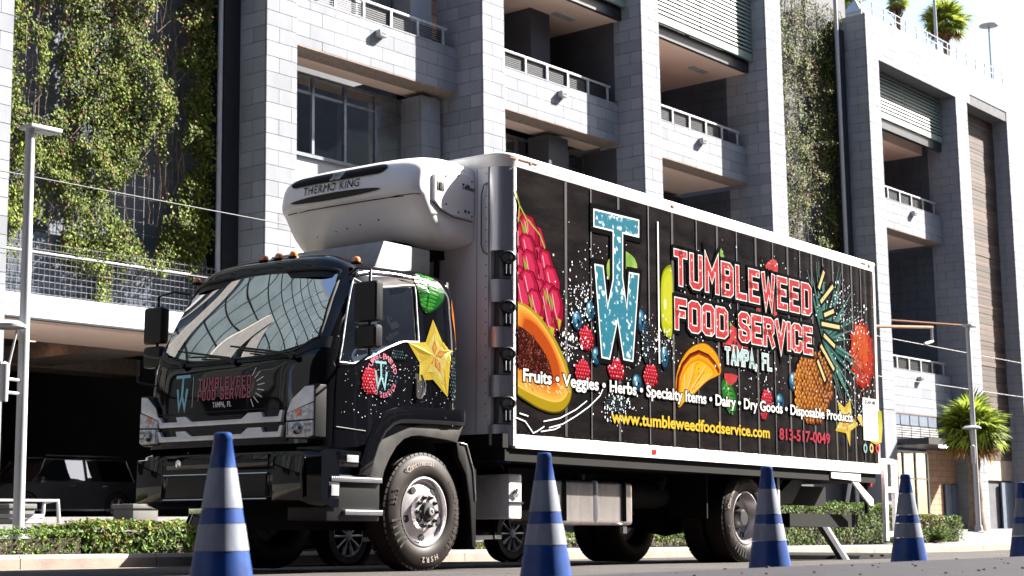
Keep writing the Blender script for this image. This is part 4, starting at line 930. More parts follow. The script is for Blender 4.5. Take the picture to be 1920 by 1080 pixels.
# fenders
def arch_pts(cx, cz, rx, rz, a0, a1, n): return [(cx + rx * math.cos(R_(a0 + (a1 - a0) * i / n)), cz + rz * math.sin(R_(a0 + (a1 - a0) * i / n))) for i in range(n + 1)]
def strip(o, i, y0, y1, name, m, bev=.01, par=truck):
    n = len(o); b = MB(); vs = [(p[0], y0, p[1]) for p in o] + [(p[0], y0, p[1]) for p in i] + [(p[0], y1, p[1]) for p in o] + [(p[0], y1, p[1]) for p in i]; fs = []
    for k_ in range(n - 1):
        fs += [(k_, k_ + 1, n + k_ + 1, n + k_), (2 * n + k_, 3 * n + k_, 3 * n + k_ + 1, 2 * n + k_ + 1), (k_, 2 * n + k_, 2 * n + k_ + 1, k_ + 1), (n + k_, n + k_ + 1, 3 * n + k_ + 1, 3 * n + k_)]
    fs += [(0, n, 3 * n, 2 * n), (n - 1, 3 * n - 1, 4 * n - 1, 2 * n - 1)]
    b.add(vs, fs); return b.build(name, m, par, fix=True, bevel=bev)
A1 = [(-.90, .80), (-.86, .95), (-.80, 1.10), (-.70, 1.25), (-.57, 1.355), (-.42, 1.40), (-.2, 1.415), (.1, 1.42), (.35, 1.425), (.505, 1.42)]
A2 = [(-.74, .80), (-.70, .94), (-.645, 1.06), (-.56, 1.17), (-.45, 1.24), (-.36, 1.262), (-.2, 1.27), (.1, 1.275), (.35, 1.28), (.505, 1.285)]
A3 = [(-.585, .74), (-.55, .85), (-.49, .95), (-.40, 1.06), (-.30, 1.13), (-.2, 1.16), (-.1, 1.17), (.1, 1.16), (.28, 1.15), (.42, 1.13)]
for ya, yb, yc_, yd in ((-.035, .25, -.005, .30), (2 * YC - .25, 2 * YC + .035, 2 * YC - .30, 2 * YC + .005)):
    fe = strip(A1, A2, ya, yb, 'wheel_arch', M['black'], .018)
    strip([(p[0], p[1]) for p in A2], A3, yc_, yd, 'inner_fender', M['grime'], .008, fe)
bxo('wheel_well', (-.6, .32, 1.0), (.5, .36, 1.27), M['chassis'], truck)
# rear flap of front wheel
bf = MB().prism([(.42, 1.14), (.53, 1.14), (.66, .93), (.70, .62), (.705, .2), (.655, .2), (.62, .60), (.56, .85), (.45, 1.0)], (.0, .06)).build('mud_guard', M['blackpl'], truck, fix=True, bevel=.006)
MB().tube([(.47, -.006, 1.13), (.555, -.006, 1.12), (.655, -.006, .90), (.69, -.006, .62)], .007, 5).build('guard_edge', M['grille'], bf)
bxo('mud_flap', (.68, .0, .18), (.70, .55, .9), M['chassis'], truck)
# steps
st = MB().box((-1.24, .0, .42), (-.60, .45, .80)).build('step_well', M['blackpl'], truck, bevel=.015)
for z, x0, x1 in ((.77, -1.22, -.60), (.50, -1.05, -.59)):
    t_ = bxo('step_tread', (x0, -.03, z - .03), (x1, .2, z), M['darksilver'], st, bevel=.005)
    b = MB(); n = 26
    for i in range(n): a = x0 + (x1 - x0) * i / n; b.box((a, -.034, z + .001), (a + .012, .02, z + .014))
    b.build('tread_teeth', M['grille'], t_, kind='stuff')
q = MB().box((-1.245, -.025, .60), (-1.115, .0, .74)).build('side_lamp', M['blackpl'], st, bevel=.012); MB().box((-1.225, -.036, .625), (-1.135, -.026, .715)).build('lamp_lens', M['lens'], q, bevel=.01)
q = MB().prism([(-1.14, .865), (-.86, .865), (-.86, 1.0), (-1.18, 1.0)], (-.02, .05)).build('corner_housing', M['black'], truck, fix=True, bevel=.01); MB().box((-1.04, -.03, .905), (-.90, -.02, .965)).build('lamp_lens', M['lens'], q, bevel=.008)
bxo('corner_filler', (-1.2, .02, .80), (-.82, .4, 1.06), M['black'], truck)
# mirrors
def mirror(yc_, s_):
    m_ = MB().box((-1.08, yc_ - .10, 2.055), (-.97, yc_ + .10, 2.395)).build('mirror_arm_box', M['blackpl'], truck, bevel=.03)
    return m_
def build_mirror(yo, sg):
    a = MB().tube([(-.93, YC + sg * 1.0, 2.50), (-1.0, YC + sg * 1.15, 2.53), (-1.02, yo, 2.50), (-1.02, yo, 1.78), (-1.06, YC + sg * 1.2, 1.70), (-1.12, YC + sg * 1.08, 1.70)], .014, 6).build('mirror_arm', M['blackpl'], truck, smooth=60)
    q = MB().box((-1.09, yo - .13, 2.05), (-.99, yo + .13, 2.395)).build('main_mirror', M['blackpl'], a, bevel=.035, bevseg=3)
    MB().box((-.989, yo - .11, 2.07), (-.984, yo + .11, 2.375)).build('mirror_glass', M['chrome'], a)
    MB().box((-1.09, yo - .125, 1.83), (-.98, yo + .125, 2.03)).build('wide_mirror', M['blackpl'], a, bevel=.04, bevseg=3)
build_mirror(-.24, -1); build_mirror(2.42, 1)
MB().tube([(-1.30, 2.05, 1.62), (-1.42, 2.2, 1.66), (-1.42, 2.22, 1.86)], .01, 6).build('kerb_mirror_arm', M['blackpl'], truck)
# ---------------------------------------------------------------- cargo box
BY0, BY1, BX0, BX1, BZ0, BZ1 = -.13, 2.35, .95, 9.0, 1.11, 3.90
CR = .18                                     # corner radius
bxo('box_core', (BX0 + CR, BY0 + .05, BZ0 + .08), (BX1 - .02, BY1 - .03, BZ1 - .03), M['boxwhite'], truck); bxo('box_front_core', (BX0 + .03, BY0 + CR + .01, BZ0 + .08), (BX0 + CR - .002, BY1 - CR - .01, BZ1 - .03), M['boxwhite'], truck)
fw = MB().box((BX0, BY0 + CR + .02, BZ0 + .13), (BX0 + .028, BY1 - CR, 3.78)).build('front_wall', M['boxwhite'], truck)
bxo('front_sill', (BX0 + .005, BY0 + .02, BZ0), (BX0 + .10, BY1, BZ0 + .128), M['chassis'], truck)
b = MB()
for i in range(5): b.box((BX0 - .004, BY0 + CR + .15 + i * .5, BZ0 + .14), (BX0 - .001, BY0 + CR + .154 + i * .5, 3.77))
b.build('sheet_seam', M['darksilver'], fw)
def ccyl(z0, z1, r, n=10, cy=None, sg=-1):
    cx = BX0 + CR; cy = BY0 + CR if sg < 0 else BY1 - CR; b = MB(); vs = []
    for i in range(n + 1):
        a = math.pi + sg * -1 * (math.pi / 2) * i / n; vs.append((cx + r * math.cos(a), cy + (r * math.sin(a)), 0))
    pts = [(v[0], v[1]) for v in vs] + [(cx, cy)]
    b.prism(pts, (z0, z1), ax='z'); return b
for sg in (-1, 1):
    cp = ccyl(2.965, 3.785, CR, 14, sg=sg).build('corner_post', M['silver'], truck, fix=True, smooth=40)
    for z0, z1 in ((2.475, 2.69), (2.045, 2.24), (1.58, 1.785), (1.135, 1.325)): ccyl(z0, z1, CR - .002, 14, sg=sg).build('corner_band', M['silver'] if sg > 0 else mat('worn aluminium', (.40, .40, .44), .38, .75, vs=4, stretch=(6, 6, .4)), cp, fix=True, smooth=40)
    for z0, z1 in ((2.692, 2.963), (2.242, 2.473), (1.787, 2.043), (1.327, 1.578)):
        ccyl(z0, z1, CR - .075, 10, sg=sg).build('step_pocket', mat('dark step pocket', (.03, .03, .033), .5, .3), cp, fix=True, smooth=40)
        if sg < 0:
            zc = (z0 + z1) / 2; MC = Matrix.Translation((BX0 + CR, BY0 + CR, 0)) @ Matrix.Rotation(R_(-32), 4, 'Z'); q = -CR
            def tr(b_): b_.v = [tuple(MC @ Vector(p)) for p in b_.v]; return b_
            tr(MB().box((-.065, q + .035, z0 + .01), (.065, q + .055, z1 - .01))).build('handle_plate', M['silver'], cp)
            rg = [(.068 * math.cos(a), q - .005, zc + .075 + .05 * math.sin(a)) for a in [math.pi * 2 * i / 18 for i in range(18)]]
            hd = tr(MB().tube(rg, .017, 6, closed=True)).build('rubber_handle', M['blackpl'], cp, smooth=60)
            tr(MB().prism([(-.05, zc + .04), (.05, zc + .04), (.03, zc - .05), (.036, zc - .11), (-.036, zc - .11), (-.03, zc - .05)], (q - .012, q + .03))).build('handle_stem', M['blackpl'], hd, fix=True, bevel=.008)
            for dx in (-.02, .02): tr(MB().tube([(dx, q - .022, zc + .0), (dx, q - .022, zc - .09)], .006, 5)).build('clasp', M['chrome'], hd)
def rrect(off, z, n=7, rc=CR):
    pts = []
    for (cx, cy, a0) in ((BX0 + rc, BY0 + rc, 180), (BX1 - .02, BY0 + .02, 270), (BX1 - .02, BY1 - .02, 0), (BX0 + rc, BY1 - rc, 90)):
        r_ = rc if cx < 2 else .02
        for i in range(n + 1): a = R_(a0 + 90 * i / n); pts.append((cx + (r_ + off) * math.cos(a), cy + (r_ + off) * math.sin(a), z))
    return pts
rows = [rrect(.0, 3.775), rrect(.006, 3.785), rrect(.006, 3.86), rrect(.014, 3.872), rrect(.014, 3.895), rrect(.004, 3.905), rrect(-.25, 3.92)]
rows = [r + [r[0]] for r in rows]
rl = MB().grid(rows, flip=False); rl.add(rrect(-.25, 3.92), [tuple(range(32))]); rl = rl.build('top_rail', M['railwhite'], truck, smooth=45)
b = MB()
for (x, y, w_, h) in ((1.02, -.137, .10, .012), (1.16, -.137, .14, .009), (1.33, -.137, .03, .025), (1.25, -.138, .2, .006), (3.9, -.139, .05, .02), (8.6, -.139, .12, .012), (8.8, -.139, .06, .03)): b.box((x, y - .006, 3.865 - h), (x + w_, y - .001, 3.865))
b.box((.941, .62, 3.80), (.944, .70, 3.85)); b.build('rust_stain', M['rust'], rl)
bxo('bottom_rail', (1.12, BY0 - .004, BZ0), (8.93, BY0 + .05, 1.243), M['railwhite'], truck)
bxo('side_trim', (1.085, BY0 - .006, BZ0 + .02), (1.125, BY0 + .03, 3.77), M['railwhite'], truck)
bxo('rear_trim', (8.93, BY0 - .003, BZ0), (9.0, BY0 + .05, 3.78), mat('pale brown post', (.42, .34, .34), .5, vs=6), truck)
bxo('floor_frame', (1.0, BY0 + .03, BZ0 - .12), (8.9, BY1 - .05, BZ0 - .002), M['chassis'], truck)
for i in range(20): bxo('cross_member', (1.2 + i * .4, BY0 + .06, BZ0 - .11), (1.25 + i * .4, BY1 - .1, BZ0 - .003 - .002), M['grime'] if i % 2 else M['chassis'], truck)
# side skin: one panel per sheet, lapped joints
PP_ = MB(); SKIN = BY0 - .001
xs_ = [1.125]
for u in (1108, 1217, 1308, 1384, 1452, 1503, 1546, 1583, 1617): xs_.append(L(u, 700, 1, BY0).x)
xs_.append(8.93)
skin = empty('side_skin', (0, 0, 0)); skin.parent = truck
for i in range(len(xs_) - 1):
    a, c = xs_[i], xs_[i + 1]; nx = 12; G = []
    for z in [1.243 + (3.782 - 1.243) * j / 10 for j in range(11)]:
        G.append([(a + (c - a) * k_ / nx, SKIN - .0035 - .003 * math.sin(k_ * math.pi / nx * 2) ** 2 - .002 * noise.noise(Vector((a + k_, z * 1.5, 2))) - (.003 if k_ in (0,) else 0), z) for k_ in range(nx + 1)])
    pn = MB().grid(G); 
    p_ = pn.build('side_panel', M['panel'], skin, smooth=60)
    if i: bxo('lap_joint', (a - .012, SKIN - .0125, 1.25), (a + .004, SKIN - .002, 3.775), M['grime'] if i % 2 else M['darksilver'], skin)
for u in (1060, 1160, 1262, 1347, 1420, 1480, 1525, 1565, 1600):
    x_ = L(u, 700, 1, BY0).x; bxo('pressed_rib', (x_ - .02, SKIN - .0105, 1.25), (x_ + .02, SKIN - .002, 3.775), mat('rib wrap', (.05, .045, .045), .3, vs=3), skin)
D0 = .0135
def sf(x, z, d=0): return (x, SKIN - D0 - d * .55, z)
def sp(u, v): p = L(u, v, 1, SKIN - D0); return (p.x, p.z)
b = MB(); rvt = lambda x, z, y: b.add([(x - .007, y, z), (x, y - .004, z - .007), (x + .007, y, z), (x, y - .004, z + .007), (x, y - .006, z)], [(0, 1, 4), (1, 2, 4), (2, 3, 4), (3, 0, 4)])
for i, x in enumerate(xs_[1:-1]):
    for j in range(42): rvt(x - .004, 1.28 + j * .06, SKIN - .0175)
for i in range(62): rvt(1.18 + i * .126, 1.262, SKIN - .017)
b.build('rivets', M['rivet'], skin, kind='stuff')
b = MB()
for i in range(30):
    for z in (1.155, 1.19): rvt(1.28 + i * .262, z, BY0 - .0085)
for j in range(26): rvt(1.105, 1.2 + j * .1, BY0 - .0105)
for i in range(40): rvt(1.2 + i * .2, 3.815, BY0 - .0105)
for j in range(22): b.add([(BX0 - .004, BY0 + CR + .035, 1.4 + j * .11 + q) for q in (0, .012)] + [(BX0 - .004, BY0 + CR + .047, 1.4 + j * .11 + q) for q in (0, .012)], [(0, 1, 3, 2)])
b.build('rivets', M['chassis'], truck, kind='stuff')
bxo('red_reflector', (3.46, BY0 - .010, 1.148), (3.54, BY0 - .005, 1.195), M['redlens'], truck); 
MB().tube([(BX0 - .01, BY0 + CR + .02, 3.62), (BX0 - .03, BY0 + CR + .05, 3.60), (BX0 - .04, BY0 + CR + .07, 3.50), (BX0 - .04, BY0 + CR + .07, 3.02), (BX0 - .03, BY0 + CR + .05, 2.95), (BX0 - .01, BY0 + CR + .02, 2.93)], .008, 6).build('grab_wire', M['darksilver'], truck)
# ---- printed pictures and lettering of the side wrap
art = bxo('wrap_print_edge', (1.13, SKIN - .0125, 1.246), (1.132, SKIN - .011, 1.25), M['black_print'], truck); art.name = 'side_print'
def pp(name, pts, m, d, px=True, c=None, wob=0):
    P = [sp(*p) for p in pts] if px else pts; n = len(P); c_ = sp(*c) if c else (sum(p[0] for p in P) / n, sum(p[1] for p in P) / n); b = MB()
    Q = []
    for i in range(n):            # smooth the outline a little
        p, q = Vector(P[i]), Vector(P[(i + 1) % n]); o, r_ = Vector(P[i - 1]), Vector(P[(i + 2) % n])
        Q.append(tuple(p)); m_ = (p + q) * .5 + ((p - o) + (q - r_)) * .0625
        if wob >= 0: Q.append(tuple(m_))
    n = len(Q); b.add([sf(*c_, d)] + [sf(*p, d) for p in Q], [(0, 1 + i, 1 + (i + 1) % n) for i in range(n)]); return b.build(name, m, art)
def pdisc(u, v, ru, rz, name, m, d, wob=0, rot=0, seed=0):
    c_ = sp(u, v); e = sp(u + ru, v); return disc(c_[0], c_[1], abs(e[0] - c_[0]), rz, sf, d, name, m, art, wob=wob, rot=rot, seed=seed)
fm = dict(
 dragon=ramp_mat('dragon fruit skin', [(.32, (.30, .01, .04)), (.45, (.62, .02, .12)), (.56, (.80, .18, .28)), (.64, (.85, .45, .35)), (.72, (.45, .50, .08))], 5.5, dist=1.4),
 scale=ramp_mat('dragon fruit scale', [(.4, (.40, .55, .06)), (.6, (.70, .62, .12)), (.75, (.75, .25, .15))], 5, dist=.8),
 papaya=ramp_mat('papaya flesh', [(.3, (.80, .42, .08)), (.5, (.85, .60, .16)), (.7, (.88, .74, .36))], 2.6, dist=.5),
 papskin=ramp_mat('papaya skin', [(.4, (.55, .45, .05)), (.6, (.75, .62, .12))], 6),
 seeds=ramp_mat('papaya seeds', [(.0, (.45, .12, .06)), (.25, (.16, .025, .02)), (.5, (.02, .004, .004))], 24, kind='vor'),
 citrus=ramp_mat('citrus flesh', [(.35, (.75, .42, .01)), (.5, (.85, .55, .02)), (.65, (.90, .72, .12))], 4, dist=.8, stretch=(2, 1, .8)),
 rind=ramp_mat('citrus rind', [(.4, (.80, .42, .01)), (.6, (.85, .58, .03))], 5),
 pith=ramp_mat('citrus dark rim', [(.4, (.25, .03, .01)), (.6, (.40, .07, .01))], 5),
 lime=ramp_mat('lime skin', [(.35, (.50, .60, .02)), (.55, (.68, .72, .04)), (.7, (.78, .78, .18))], 2.4),
 leaf=ms['mint'], apple=ramp_mat('green slice', [(.4, (.18, .45, .04)), (.6, (.40, .62, .10))], 5),
 pine=ramp_mat('pineapple skin', [(.0, (.85, .52, .12)), (.28, (.62, .22, .02)), (.45, (.30, .03, .01)), (.62, (.06, .01, .005))], 9, kind='vor'),
 pinec=ramp_mat('pineapple crown', [(.35, (.02, .10, .09)), (.55, (.10, .30, .28)), (.7, (.35, .58, .52))], 6, dist=1.5),
 horn=ramp_mat('horned melon', [(.35, (.50, .01, .01)), (.5, (.75, .08, .02)), (.62, (.82, .30, .06)), (.72, (.85, .55, .22))], 6, dist=.6),
 melon=ramp_mat('red melon flesh', [(.4, (.55, .01, .02)), (.65, (.75, .08, .08))], 7), star=ms['starf'])

INK = bpy.data.materials.new('printed ink'); INK.use_nodes = True
_n = INK.node_tree.nodes; _a = _n.new('ShaderNodeAttribute'); _a.attribute_name = 'ink'; INK.node_tree.links.new(_a.outputs['Color'], _n['Principled BSDF'].inputs['Base Color']); _n['Principled BSDF'].inputs['Roughness'].default_value = .22; _n['Principled BSDF'].inputs['Specular IOR Level'].default_value = .12
def lin(c): return tuple(((x / 255) / 12.92 if x < 11 else ((x / 255 + .055) / 1.055) ** 2.4) / 3.3 for x in c)
class Ink:                      # many small flat colour shapes of one printed picture, each a hair above the last
    def __init__(s, d, f=sf): s.b = MB(); s.c = []; s.d = d; s.f = f; s.k = 0
    def poly(s, P, col, dd=0):  # P in panel metres
        n = len(P); c_ = (sum(p[0] for p in P) / n, sum(p[1] for p in P) / n); d = s.d + dd
        s.b.add([s.f(*c_, d)] + [s.f(*p, d) for p in P], [(0, 1 + i, 1 + (i + 1) % n) for i in range(n)]); s.c += [lin(col)] * n
    def ell(s, cx, cz, rx, rz, col, dd=0, rot=0, n=14, col2=None, wob=0):
        P = []
        for i in range(n):
            a = 2 * math.pi * i / n; k_ = 1 + wob * math.sin(5 * a + cx * 40); x_ = rx * math.cos(a) * k_; z_ = rz * math.sin(a) * k_; P.append((cx + x_ * math.cos(rot) - z_ * math.sin(rot), cz + x_ * math.sin(rot) + z_ * math.cos(rot)))
        s.poly(P, col, dd)
    def line(s, pts, w, col, dd=0):
        k = len(s.b.f); strokes(s.b, pts, w, lambda x, z: s.f(x, z, s.d + dd), ext=False); s.c += [lin(col)] * (len(s.b.f) - k)
    def done(s, name, parent=None):
        o = s.b.build(name, INK, parent or art); ca = o.data.color_attributes.new('ink', 'FLOAT_COLOR', 'CORNER'); i = 0
        for p, c in zip(o.data.polygons, s.c):
            for li in p.loop_indices: ca.data[li].color = (*c, 1)
        return o
def smooth_px(pts, it=2):
    P = [Vector(sp(*p)) for p in pts]
    for _ in range(it):
        Q = []
        for i in range(len(P)): Q += [P[i] * .75 + P[(i + 1) % len(P)] * .25, P[i] * .25 + P[(i + 1) % len(P)] * .75]
        P = Q
    return [tuple(p) for p in P]
def shrink(P, k, off=(0, 0)):
    n = len(P); cx, cz = sum(p[0] for p in P) / n, sum(p[1] for p in P) / n; return [(cx + (p[0] - cx) * k + off[0], cz + (p[1] - cz) * k + off[1]) for p in P]
def mixc(a, b, t): return tuple(a[i] + (b[i] - a[i]) * t for i in range(3))
rnd = random.Random(4)
EDGE_X = 1.135
# dragon fruit
I = Ink(.0008); body = smooth_px([(962, 412), (985, 418), (1000, 434), (1015, 462), (1028, 495), (1043, 522), (1051, 560), (1045, 585), (1022, 598), (1000, 584), (985, 574), (962, 566)])
body = [(max(EDGE_X, x), z) for x, z in body]; I.poly(body, (70, 4, 22)); I.poly(shrink(body, .93), (150, 8, 50), .0002); I.poly(shrink(body, .8, (-.02, .02)), (188, 22, 72), .0004)
rows_px = [((975, 430), (992, 440), (1008, 462)), ((972, 462), (990, 474), (1008, 490), (1024, 505)), ((975, 498), (994, 508), (1014, 522), (1034, 534)), ((974, 532), (992, 542), (1012, 554), (1032, 564)), ((980, 560), (1004, 574), (1026, 586), (1042, 576))]
for ri, rr_ in enumerate(rows_px):
    for ci, (u, v) in enumerate(rr_):
        x, z = sp(u, v); h = .40 * rnd.uniform(.8, 1.2); w2 = .135 * rnd.uniform(.85, 1.1); tl = rnd.uniform(.02, .06); d_ = .0006 + .0002 * (ri + ci % 2)
        P = [(x - w2, z + h * .35), (x - w2 * .55, z + h * .5), (x + w2 * .4, z + h * .45), (x + w2, z + h * .1), (x + w2 * .7 + tl, z - h * .25), (x + tl * 1.6, z - h * .6), (x - w2 * .6, z - h * .2)]
        P = [(max(EDGE_X, a_), c_) for a_, c_ in P]
        I.poly(shrink(P, 1.12, (.008, -.012)), (60, 2, 18), d_); I.poly(P, mixc((205, 28, 80), (165, 8, 48), rnd.random()), d_ + .0001)
        I.poly(shrink(P, .66, (-.02, .03)), (222, 52, 98), d_ + .00015); I.line([(max(EDGE_X, x - w2 * .5), z + h * .32), (max(EDGE_X, x - w2 * .2), z), (x + tl * .5, z - h * .3)], .012, (255, 196, 200), d_ + .0002)
        tip = [(x + tl * 1.6, z - h * .6), (x + w2 * .45 + tl, z - h * .30), (x + tl * .6, z - h * .26)]; tip = [(max(EDGE_X, a_), c_) for a_, c_ in tip]
        I.poly(tip, (190, 200, 60), d_ + .0002); 
        if rnd.random() < .5: I.poly(shrink([(max(EDGE_X, a_), c_) for a_, c_ in ((x - w2, z + h * .35), (x - w2 * .3, z + h * .1), (x - w2 * .5, z - h * .15))], .9), (150, 175, 40), d_ + .00022)
for q in ([(967, 358), (974, 385), (972, 415)], [(974, 385), (988, 412), (990, 434)], [(990, 412), (1012, 440), (1022, 466)]): I.line([sp(*p) for p in q], .020, (150, 160, 40), .002); I.line([sp(p[0] - .6, p[1]) for p in q], .007, (225, 225, 120), .0022)
I.done('printed_dragon_fruit')
# papaya
I = Ink(.003); sk_ = smooth_px([(960, 562), (985, 570), (1010, 590), (1035, 625), (1056, 665), (1071, 710), (1073, 745), (1060, 770), (1040, 777), (1010, 768), (985, 752), (960, 735)]); cl = lambda P: [(max(EDGE_X, x), z) for x, z in P]
I.poly(cl(sk_), (96, 84, 18)); I.poly(cl(shrink(sk_, .985, (0, .01))), (190, 160, 30), .0002)
fl_ = smooth_px([(960, 566), (985, 574), (1008, 594), (1033, 629), (1053, 669), (1067, 712), (1067, 740), (1050, 757), (1020, 750), (985, 733), (960, 718)])
for k_, c_ in ((1, (246, 206, 96)), (.95, (250, 190, 84)), (.88, (250, 170, 66)), (.80, (246, 146, 52)), (.72, (232, 118, 38)), (.66, (200, 84, 26))): I.poly(cl(shrink(fl_, k_, (-.01, .012 * (1 - k_) * 10))), c_, .0004 + (1 - k_) * .004)
cv = smooth_px([(960, 606), (980, 614), (1002, 634), (1020, 660), (1034, 692), (1036, 716), (1020, 716), (998, 704), (980, 694), (960, 686)]); I.poly(cl(cv), (60, 14, 8), .0022)
from mathutils.geometry import intersect_point_tri_2d
def inside(P, x, z):
    c = False; j = len(P) - 1
    for i in range(len(P)):
        if (P[i][1] > z) != (P[j][1] > z) and x < (P[j][0] - P[i][0]) * (z - P[i][1]) / (P[j][1] - P[i][1]) + P[i][0]: c = not c
        j = i
    return c
xs__ = [p[0] for p in cv]; zs__ = [p[1] for p in cv]
for i in range(420):
    x = rnd.uniform(max(EDGE_X, min(xs__)), max(xs__)); z = rnd.uniform(min(zs__), max(zs__))
    if inside(cv, x, z): r_ = rnd.uniform(.011, .019); I.ell(x, z, r_, r_ * 1.1, mixc((120, 34, 22), (28, 6, 6), rnd.random()), .0024 + i * 1e-6, n=8); I.ell(x - r_ * .3, z + r_ * .35, r_ * .28, r_ * .28, mixc((230, 170, 140), (140, 60, 44), rnd.random()), .0030, n=5)
for i in range(26):
    t_ = rnd.random(); x = 1.2 + .75 * t_; z = 1.55 + .12 * rnd.random() + .0 * t_; I.ell(x, z + .12, .03, .012, (255, 226, 150), .0026, rot=-.6, n=7)
I.done('printed_papaya')
def leafp(pts, ax0, ax1, name, base=(30, 120, 36), d=.0014):
    I = Ink(d); P = smooth_px(pts); I.poly(P, mixc(base, (0, 20, 0), .55)); I.poly(shrink(P, .9), base, .0002); a_, c_ = Vector(sp(*ax0)), Vector(sp(*ax1)); I.line([tuple(a_), tuple(c_)], .010, (170, 220, 130), .0008)
    dv = (c_ - a_); nv = Vector((-dv.y, dv.x))
    for i in range(1, 7):
        p = a_ + dv * i / 7.5
        for s_ in (-1, 1): q = p + dv * .12 + nv * .26 * s_ * (1 - abs(i / 7.5 - .45)); I.line([tuple(p), tuple(q)], .006, (120, 190, 96), .0007); I.poly([tuple(p + nv * .04 * s_), tuple(p + dv * .05 + nv * .2 * s_), tuple(p + dv * .10 + nv * .05 * s_)], mixc(base, (150, 220, 110), .35), .0005)
    I.done(name)
leafp([(1350, 712), (1362, 706), (1374, 722), (1382, 745), (1382, 768), (1374, 780), (1364, 772), (1354, 748)], (1360, 708), (1374, 778), 'printed_mint_leaf')
pp('printed_green_slice', [(1168, 470), (1178, 474), (1190, 485), (1195, 503), (1182, 500), (1172, 505), (1168, 488)], fm['apple'], .001)
pp('printed_green_slice', [(1138, 495), (1144, 485), (1142, 525), (1138, 512)], fm['apple'], .001)
I = Ink(.001); P = smooth_px([(1262, 495), (1250, 498), (1241, 510), (1238, 540), (1239, 600), (1242, 622), (1252, 634), (1262, 637)]); I.poly(P, (140, 160, 12)); I.poly(shrink(P, .93, (.006, 0)), (206, 214, 30), .0002); I.poly(shrink(P, .7, (.02, .03)), (224, 226, 60), .0004)
x, z = sp(1247, 570); I.ell(x, z, .03, .06, (250, 250, 190), .0006); I.done('printed_lime')
pp('printed_leaf', [(1352, 465), (1356, 476), (1358, 482), (1349, 480)], fm['apple'], .001); pp('printed_pink_slice', [(1435, 498), (1445, 487), (1456, 489), (1458, 510), (1440, 506)], fm['melon'], .001)
pp('printed_red_slice', [(1355, 650), (1360, 630), (1368, 612), (1380, 615), (1392, 640), (1402, 650), (1400, 662), (1378, 660)], fm['melon'], .001)
pp('printed_red_slice', [(1358, 700), (1384, 705), (1372, 722), (1362, 716)], fm['melon'], .0025); pp('printed_leaf', [(1362, 594), (1374, 612), (1366, 614)], fm['apple'], .001)
pp('printed_red_stalk', [(1418, 545), (1424, 545), (1426, 583), (1420, 580)], fm['melon'], .001); pp('printed_red_stalk', [(1448, 520), (1456, 540), (1457, 590), (1450, 586)], fm['melon'], .001)
# orange slice
I = Ink(.001); P = smooth_px([(1266, 735), (1267, 705), (1274, 680), (1288, 657), (1305, 645), (1322, 642), (1338, 654), (1349, 672), (1354, 700), (1343, 706), (1326, 714), (1310, 730), (1296, 745), (1284, 752), (1271, 770)])
I.poly(P, (206, 120, 8)); I.poly(shrink(P, .97), (250, 176, 20), .0002)
rim_ = [sp(*p) for p in [(1270, 735), (1272, 706), (1280, 684), (1294, 667), (1310, 660), (1328, 668), (1340, 682), (1348, 697)]]; I.line(rim_, .05, (96, 16, 6), .0006); I.line([(x + .008, z - .012) for x, z in rim_], .02, (170, 50, 12), .0008)
fle = smooth_px([(1272, 764), (1274, 720), (1281, 696), (1294, 678), (1311, 671), (1328, 680), (1343, 697), (1326, 709), (1308, 726), (1292, 744)]); I.poly(fle, (240, 150, 14), .001); I.poly(shrink(fle, .93, (.0, -.01)), (252, 196, 40), .0012)
hubp = sp(1284, 750)
for i in range(34):
    t_ = i / 33; e_ = Vector(fle[int((.12 + .42 * t_) * len(fle)) % len(fle)]); h_p = Vector(hubp); I.line([tuple(h_p + (e_ - h_p) * rnd.uniform(.2, .45)), tuple(h_p + (e_ - h_p) * rnd.uniform(.6, .93))], rnd.uniform(.005, .014), mixc((255, 226, 110), (226, 130, 10), rnd.random()), .0014 + i * 1e-5)
for q in ((1283, 700), (1300, 680), (1322, 686), (1336, 700)): I.line([hubp, sp(*q)], .008, (255, 240, 190), .0019)
I.done('printed_orange_slice')
# pineapple
I = Ink(.0008); random.seed(5); c_ = Vector(sp(1545, 640))
for i in range(34):
    a = R_(118 - i * 5.4 + rnd.uniform(-3, 3)); r1 = rnd.uniform(.5, 1.25); dv = Vector((math.cos(a), math.sin(a))); bend = Vector((dv.y, -dv.x)) * rnd.uniform(-.1, .25); nv = Vector((-dv.y, dv.x)) * rnd.uniform(.018, .034); mid = c_ + dv * r1 * .5 + bend * .3; tip = c_ + dv * r1 + bend
    tip.y = min(tip.y, 3.70); col = mixc((10, 70, 64), (90, 150, 140), rnd.random()); I.poly([tuple(c_ - nv), tuple(mid - nv), tuple(tip), tuple(mid + nv), tuple(c_ + nv)], col, i * 3e-5); I.line([tuple(c_), tuple(mid), tuple(tip)], .007, mixc(col, (200, 235, 225), .55), i * 3e-5 + .00002)
I.done('printed_pineapple_crown')
I = Ink(.002); P = smooth_px([(1497, 670), (1515, 660), (1538, 662), (1553, 688), (1562, 715), (1561, 745), (1551, 775), (1537, 797), (1518, 797), (1502, 782), (1490, 750), (1488, 708)]); I.poly(P, (44, 12, 6))
x0_, x1_ = min(p[0] for p in P), max(p[0] for p in P); z0_, z1_ = min(p[1] for p in P), max(p[1] for p in P); k_ = 0
zz = z0_
